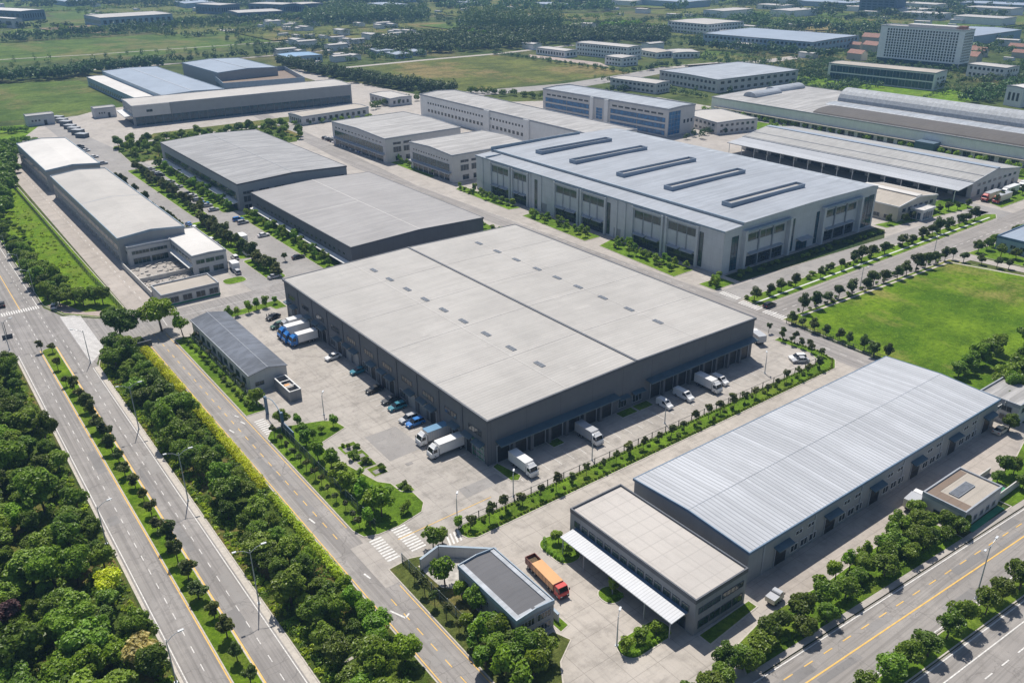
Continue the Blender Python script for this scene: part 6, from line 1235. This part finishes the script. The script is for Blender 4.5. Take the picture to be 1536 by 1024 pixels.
def truck(x, y, rot, label, L=8.2, box='white', cab='white', top=None, H=3.4, semi=False, k=1.0, tipper=False, group=None, z=Z4, boxes=True):
    """box truck or articulated lorry; the nose points along local +x, the middle is the origin"""
    o = thing('truck' if not semi else 'lorry', label, 'truck' if not semi else 'lorry', x, y, z, rot, group); o.scale = (k,)*3; h = L/2; w = 1.22; c0 = h-2.0
    m = MB(); m.box(-h+.1, -.5, .55, h-.3, .5, .92); m.build('chassis', 'chassis', o)
    m = MB(); loft(m, [(c0, .55), (c0, 2.55), (c0+.25, 2.75), (c0+1.35, 2.72), (c0+1.75, 1.75), (c0+1.95, 1.6), (h, .55)], 2.36, 2.2); cb = m.build('cab', 'paint_'+cab, o)
    m = MB(); m.add([(c0+1.79, -1.0, 1.72), (c0+1.79, 1.0, 1.72), (c0+1.40, .92, 2.64), (c0+1.40, -.92, 2.64)], [(0, 1, 2, 3)])
    for s in (-1, 1): m.add([(c0+.4, s*1.15, 1.65), (c0+1.5, s*1.15, 1.65), (c0+1.3, s*1.12, 2.45), (c0+.4, s*1.12, 2.45)], [(0, 1, 2, 3)])
    m.build('windscreen', 'car_glass', o); m = MB(); m.box(h-.02, -1.1, .45, h+.1, 1.1, .85); m.build('bumper', 'chassis' if cab != 'white' else 'paint_silver', o)
    for s in (-.8, .8): MB().box(h-.05, s-.2, .88, h+.06, s+.2, 1.08).build('headlight', 'lamp_lens', o)
    for s in (-1, 1): MB().box(c0+1.75, s*1.3-.1, 1.7, c0+1.85, s*1.3+.1, 2.3).build('mirror', 'chassis', o)
    if not tipper:
        m = MB(); loft(m, [(c0+.1, 2.7), (c0+.3, H-.15), (c0+.5, H-.1), (c0+1.2, 2.72)], 2.0, 1.8); m.build('wind_deflector', 'paint_'+cab, o)
    e = c0-.2
    if boxes:
        if tipper:
            m = MB(); m.box(-h, -w, .95, -h+.12, w, 2.6); m.box(-h+.12, -w, .95, e, -w+.1, 2.6); m.box(-h+.12, w-.1, .95, e, w, 2.6); m.box(e-.12, -w+.1, .95, e, w-.1, 2.7); m.box(-h+.12, -w+.1, .95, e-.12, w-.1, 1.2)
            for q in range(9): xx = -h+.5+q*(e+h-.8)/8; [m.box(xx-.06, s*w-.05, .95, xx+.06, s*w+.05, 2.6) for s in (-1, 1)]
            m.build('tipper_body', 'paint_maroon', o); m = MB(); m.box(-h+2.6, -w-.03, 1.1, e-.02, w+.03, 2.66); m.build('tarpaulin', 'paint_orange', o); m = MB(); m.box(-h+.15, -w+.12, 1.3, -h+2.5, w-.12, 1.9); m.build('load', 'bare_soil', o)
        else:
            m = MB(); m.box(-h, -w, .95, e, w, H); m.build('cargo_box', 'paint_'+box, o); m = MB()
            for q in range(1, 12): xx = -h+q*(e+h)/12; [m.box(xx-.02, s*w-.015, 1.0, xx+.02, s*w+.015, H-.05) for s in (-1, 1)]
            m.box(-h-.02, -w-.02, H-.02, e+.02, w+.02, H+.04); m.build('box_frame', 'paint_'+(top or 'silver' if box != 'white' or top else 'white'), o)
    for a in ([h-1.0, -h+1.4, -h+2.6] if not semi else [h-1.0, h-3.3, h-4.4, -h+1.2, -h+2.4, -h+3.6]):
        for s in (-1.0, 1.0): wheel(o, a, s, .48, .34)
    return o
S, Wt = -pi/2, pi   # noses towards the hedge strip, noses towards the frontage road
def mid(front, rear): a, c = G(*front), G(*rear); return ((a[0]+c[0])/2, (a[1]+c[1])/2)
truck(91.0, 119.0, S, 'white box truck backed onto the first dock at the near corner of the largest warehouse', 8.8, k=.88); truck(109.8, 119.6, S, 'silver and white box truck backed onto the middle of the first dock row', 8.4, 'silver', 'white', k=.88)
truck(148.6, 119.4, S, 'white box truck between two vans at the far dock row', 8.4, k=.88)
def van(x, y, rot, color, label, L=5.6, k=1.0):
    o = thing('van', label, 'van', x, y, Z4, rot); o.scale = (k,)*3; h = L/2; P = 'paint_'+color
    m = MB(); loft(m, [(-h, .35), (-h, 2.05), (-h+.15, 2.2), (h-1.9, 2.2), (h-.85, 1.25), (h-.1, 1.05), (h, .75), (h, .35)], 2.0, 1.75); m.build('body', P, o)
    m = MB(); m.add([(h-.93, -.8, 1.32), (h-.93, .8, 1.32), (h-1.83, .78, 2.14), (h-1.83, -.78, 2.14)], [(0, 1, 2, 3)])
    for s in (-1, 1): m.add([(h-2.7, s*.965, 1.3), (h-1.1, s*.965, 1.3), (h-1.85, s*.915, 2.0), (h-2.7, s*.915, 2.0)], [(0, 1, 2, 3)])
    m.build('windscreen', 'car_glass', o)
    for a in (-h+1.1, h-1.1):
        for s in (-.88, .88): wheel(o, a, s, .36)
    for s in (-.68, .68): MB().box(h-.08, s-.2, .78, h+.03, s+.2, .98).build('headlight', 'lamp_lens', o)
    for s in (-1, 1): MB().box(h-1.2, s*1.06-.1, 1.3, h-1.1, s*1.06+.1, 1.6).build('mirror', 'chassis', o)
    return o
van(133.6, 119.6, S, 'white', 'white van nearest the low planted beds at the dock front', 5.0, .85); van(140.3, 119.8, S, 'white', 'tall white van left of the far box truck', 6.0, .92); van(153.2, 119.6, S, 'white', 'white van right of the far box truck', 5.4, .85)
x, y = mid((633, 672), (672, 647)); truck(x+.1, y, Wt, 'white lorry with a blue roofed trailer on the near left dock', 9.8, 'silver', 'white', 'skyblue', k=.93)
x, y = mid((650, 690), (694, 664)); truck(x+.1, y, Wt, 'white lorry with a white trailer on the dock nearest the warehouse corner', 10.6, k=.93)
x, y = mid((424, 512), (458, 494)); truck(x, y, Wt, 'longer blue cabbed lorry with a white trailer at the far docks', 9.0, 'white', 'blue')
x, y = mid((440, 524), (470, 505)); truck(x, y, Wt, 'blue cabbed lorry with a short white trailer, second at the far docks', 8.0, 'white', 'blue', H=3.2)
x, y = mid((432, 518), (440, 508)); truck(x-.2, y+.1, Wt, 'blue tractor without a trailer between two lorries', 3.6, 'white', 'blue', boxes=False)
x, y = mid((426, 500), (452, 487)); truck(x+.2, y+.4, Wt, 'white trailer lorry farthest along the far docks', 7.0, 'white', 'silver', H=3.1)
x, y = mid((841, 893), (800, 852)); truck(x, y, S-.08, 'red cabbed tipper lorry with an orange tarpaulin on the concrete apron', 12.6, cab='red', H=3.0, semi=True, tipper=True, k=.84)
for p, c, lb, kd, rt_ in (((500, 538), 'white', 'white saloon parked alone on the left side of the largest warehouse', 'saloon', Wt+.08), ((538, 559), 'teal', 'teal car parked in the shade of the left docks', 'saloon', Wt), ((586, 603), 'dark', 'dark green car next to the teal hatchback at the left docks', 'saloon', Wt), ((596, 613), 'teal', 'teal hatchback with a white roof at the left docks', 'estate', Wt), ((613, 631), 'silver', 'silver car beside a bright blue car at the left docks', 'estate', Wt), ((623, 637), 'blue', 'bright blue car nearest the blue roofed lorry', 'estate', Wt),
    ((417, 491), 'green', 'dark green car at the far end of the yard', 'estate', Wt+.2), ((410, 478), 'black', 'black car behind the dark green car at the far end of the yard', 'saloon', Wt+.3), ((562, 587), 'black', 'low black car in the middle of the left docks', 'saloon', Wt),
    ((1196, 539), 'white', 'white car parked alone at the far end of the dock yard', 'estate', 2.6), ((1200, 543), 'silver', 'silver car tucked beside the white car at the far end of the dock yard', 'saloon', 2.6), ((83, 461), 'white', 'white car parked on the paved junction corner', 'estate', 1.2), ((3, 459), 'black', 'black car driving at the left edge of the dual carriageway', 'saloon', 1.5), ((412, 417), 'silver', 'silver car driving on the parking road near the dark hall', 'saloon', .1),
    ((1154, 460), 'black', 'black car turning onto the estate avenue', 'estate', .0), ((1500, 648), 'cream', 'pale car behind the ribbed warehouse at the right edge', 'saloon', 0), ((384, 392), 'dark', 'dark car between the planted islands and the office wing', 'saloon', 1.5), ((370, 382), 'white', 'white car on the parking road opposite the office wing', 'saloon', 1.5), ((313, 343), 'dark', 'dark car beside the cream roofed hall', 'saloon', 1.5), ((352, 402), 'white', 'white car parked by the guard house bed', 'estate', 1.5), ((356, 410), 'silver', 'silver car parked last by the guard house bed', 'estate', 1.5)):
    car(*G(*p), rt_, c, lb, kd)
rng = random.Random(77); cols = ['white', 'silver', 'black', 'dark', 'white', 'silver', 'black', 'white', 'silver', 'blue']
def car_row(p0, p1, n, rot, label, group, skip=.25):
    src = {}
    for k in range(n):
        if rng.random() < skip: continue
        t = k/max(1, n-1); x, y = p0[0]+(p1[0]-p0[0])*t, p0[1]+(p1[1]-p0[1])*t; c = rng.choice(cols); lb = label % {'dark': 'dark grey', 'black': 'black', 'white': 'white', 'silver': 'silver', 'blue': 'blue', 'red': 'red'}[c]
        if c in src: copy_tree(src[c], (x, y, Z4), rot+rng.uniform(-.06, .06), lb, group+' ('+c+')')
        else: src[c] = car(x, y, rot, c, lb, rng.choice(['saloon', 'estate']), group+' ('+c+')')
car_row((106.2, 350), (106.2, 440), 24, 0, '%s car in the row parked along the grey hall', 'cars along the grey hall', .6); car_row((109.2, 262), (109.2, 330), 14, 0, '%s car in the row parked along the dark hall', 'cars along the dark hall', .8); car_row((90.8, 440), (91, 520), 18, 0, '%s car in the far row beside the wooded patch', 'cars beside the wooded patch', .7)
car_row((205.5, 398), (206, 452), 18, 0, '%s car before the grey two storey hall', 'cars before the grey two storey hall', .2); car_row((91.4, 286), (91.4, 336), 9, 1.57, '%s car beside the planted parking island', 'cars beside the parking island', .7)
# motorcycles
def motorcycle(x, y, rot, label, group=None):
    o = thing('motorcycle', label, 'motorcycle', x, y, Z2, rot, group)
    for a in (-.68, .68): wheel(o, a, 0, .3, .12)
    m = MB(); m.tube([(-.6, 0, .32), (-.2, 0, .7), (.35, 0, .75), (.62, 0, .34)], [.06, .14, .16, .06], 7); m.build('body', 'paint_dark', o); m = MB(); m.box(-.65, -.15, .76, .05, .15, .88); m.build('seat', 'tyre', o); m = MB(); m.tube([(.42, -.35, 1.0), (.45, 0, 1.02), (.42, .35, 1.0)], [.025]*3, 5); m.tube([(.62, 0, .34), (.45, 0, 1.02)], [.04, .04], 5); m.build('handlebar', 'steel', o); return o
mc = motorcycle(*G(405, 480), 1.2, 'dark motorcycle in the cluster at the far end of the yard', 'motorcycles at the far end of the yard'); cx, cy = G(405, 480)
for k in range(1, 7): copy_tree(mc, (cx+(k % 4)*.75, cy+(k//4)*1.8+.1*k, Z2), 1.2+.1*(k % 3), mc['label'], mc['group'])
# trailer park, small trucks and containers
x, y = G(1482, 303); truck(x+4, y+1.2, pi, 'red cabbed lorry with a long white trailer beside the open shed', 12, 'cream', 'red', semi=True); truck(x+4.4, y-3.2, pi, 'second red cabbed lorry beside the open shed, nearer the verge', 12, 'cream', 'red', semi=True)
for k in range(2): truck(x+19+k*15, y+.5, pi, ('white trailer lorry behind the red cabbed pair', 'farthest white trailer lorry in the row behind the red cabs')[k], 12, 'white', 'white', semi=True)
truck(*G(1161, 902), .1, 'small white truck partly behind trees in front of the ribbed warehouse', 4.4, 'cream', 'silver', H=2.2, k=.72); truck(*G(1371, 760), .1, 'small white box truck beside the small pale block', 5.6, 'cream', 'white', H=2.7)
truck(*G(352, 404), 1.5, 'white coach like truck parked behind the office wing', 5.2, 'white', 'white', H=2.9); truck(*G(364, 362), 1.5, 'white box truck on the planted island road', 6.4, 'white', 'white', H=2.9); truck(*G(1134, 512), 1.2, 'grey and white truck standing behind the far corner of the largest warehouse', 6.0, 'silver', 'white', H=2.8)
for k in range(7):
    x, y = G(88+6.0*k, 180+4.4*k); o = thing('skip_container', 'grey steel container in the row beside the curving road', 'container', x, y, 0, 2.2, 'containers beside the curving road')
    m = MB(); m.box(-3.2, -2, 0, 3.2, 2, 2.3+.3*(k % 3)); m.build('body', ('wall_dark', 'wall_midgrey', 'wall_charcoal')[k % 3], o); m = MB(); m.box(-3.3, -2.1, 2.3+.3*(k % 3), 3.3, 2.1, 2.5+.3*(k % 3)); m.build('lid', 'trim_grey', o)
o = thing('tree_stake_pile', 'pale timber pile on the verge of the avenue strip', 'pile', *G(1500, 738)); m = MB(); [m.box(0, q*.3, .12, 2.4, q*.3+.24, .4) for q in range(4)]; m.build('timber', 'pale_concrete', o)
o = thing('hut', 'little blue roofed hut among the trees near the bottom edge', 'hut', *G(752, 1000)); MB().box(0, 0, 0, 1.8, 1.8, 2).build('wall', 'wall_pale', o); m = MB(); m.add([(-.2, -.2, 2), (2, -.2, 2), (2, 2, 2), (-.2, 2, 2), (.9, .9, 2.8)], [(0, 1, 4), (1, 2, 4), (2, 3, 4), (3, 0, 4), (3, 2, 1, 0)]); m.build('roof', 'paint_teal', o)
sheet('path', [G(498, 1004), G(505, 1003), G(578, 960), G(572, 957)], .17, 'pale_concrete', 'narrow path through the wooded strip')

# ------------------------------------------------------------------ air, sky and sun
hz = MB(); hz.box(-2900, -700, -1, 5900, 8000, 118)
m_ = bpy.data.materials.new('haze'); m_.use_nodes = True; nt = m_.node_tree; nt.nodes.remove(nt.nodes['Principled BSDF'])
pv = nt.nodes.new('ShaderNodeVolumePrincipled'); pv.inputs['Color'].default_value = (.34, .60, 1, 1); pv.inputs['Density'].default_value = .00014; pv.inputs['Anisotropy'].default_value = .0
nt.links.new(pv.outputs[0], nt.nodes['Material Output'].inputs['Volume']); M['haze'] = m_
tag(hz.build('haze', 'haze'), 'pale summer haze over the plain', 'haze', None, 'stuff')
SUN_EL, SAZ = radians(60), (.38, .925)        # sun stands ahead of the camera; shadows fall towards it
sd = Vector((SAZ[0]*cos(SUN_EL), SAZ[1]*cos(SUN_EL), sin(SUN_EL))).normalized()
sl_ = bpy.data.lights.new('sun', 'SUN'); sl_.energy = 4.9; sl_.angle = radians(.53); sl_.color = (1, .945, .86); so = bpy.data.objects.new('sun', sl_); COL.objects.link(so)
so.rotation_euler = sd.to_track_quat('Z', 'Y').to_euler(); so.location = (0, 0, 300)
wd = bpy.data.worlds.new('World'); sc.world = wd; wd.use_nodes = True; nt = wd.node_tree; sk_ = nt.nodes.new('ShaderNodeTexSky'); sk_.sky_type = 'NISHITA'; sk_.sun_disc = False
sk_.sun_elevation = SUN_EL; sk_.sun_rotation = atan2(SAZ[0], SAZ[1]); sk_.air_density = 1.0; sk_.dust_density = 1.2; nt.links.new(sk_.outputs[0], nt.nodes['Background'].inputs[0]); nt.nodes['Background'].inputs[1].default_value = .092
vs_ = sc.view_settings; vs_.view_transform = 'Standard'; vs_.look = 'None'; vs_.exposure = .1; vs_.gamma = 1; vs_.use_curve_mapping = False
sc.cycles.use_denoising = True; sc.cycles.max_bounces = 6; sc.cycles.diffuse_bounces = 3; sc.cycles.glossy_bounces = 2; sc.cycles.transmission_bounces = 3; sc.cycles.volume_bounces = 1; sc.cycles.sample_clamp_indirect = 6
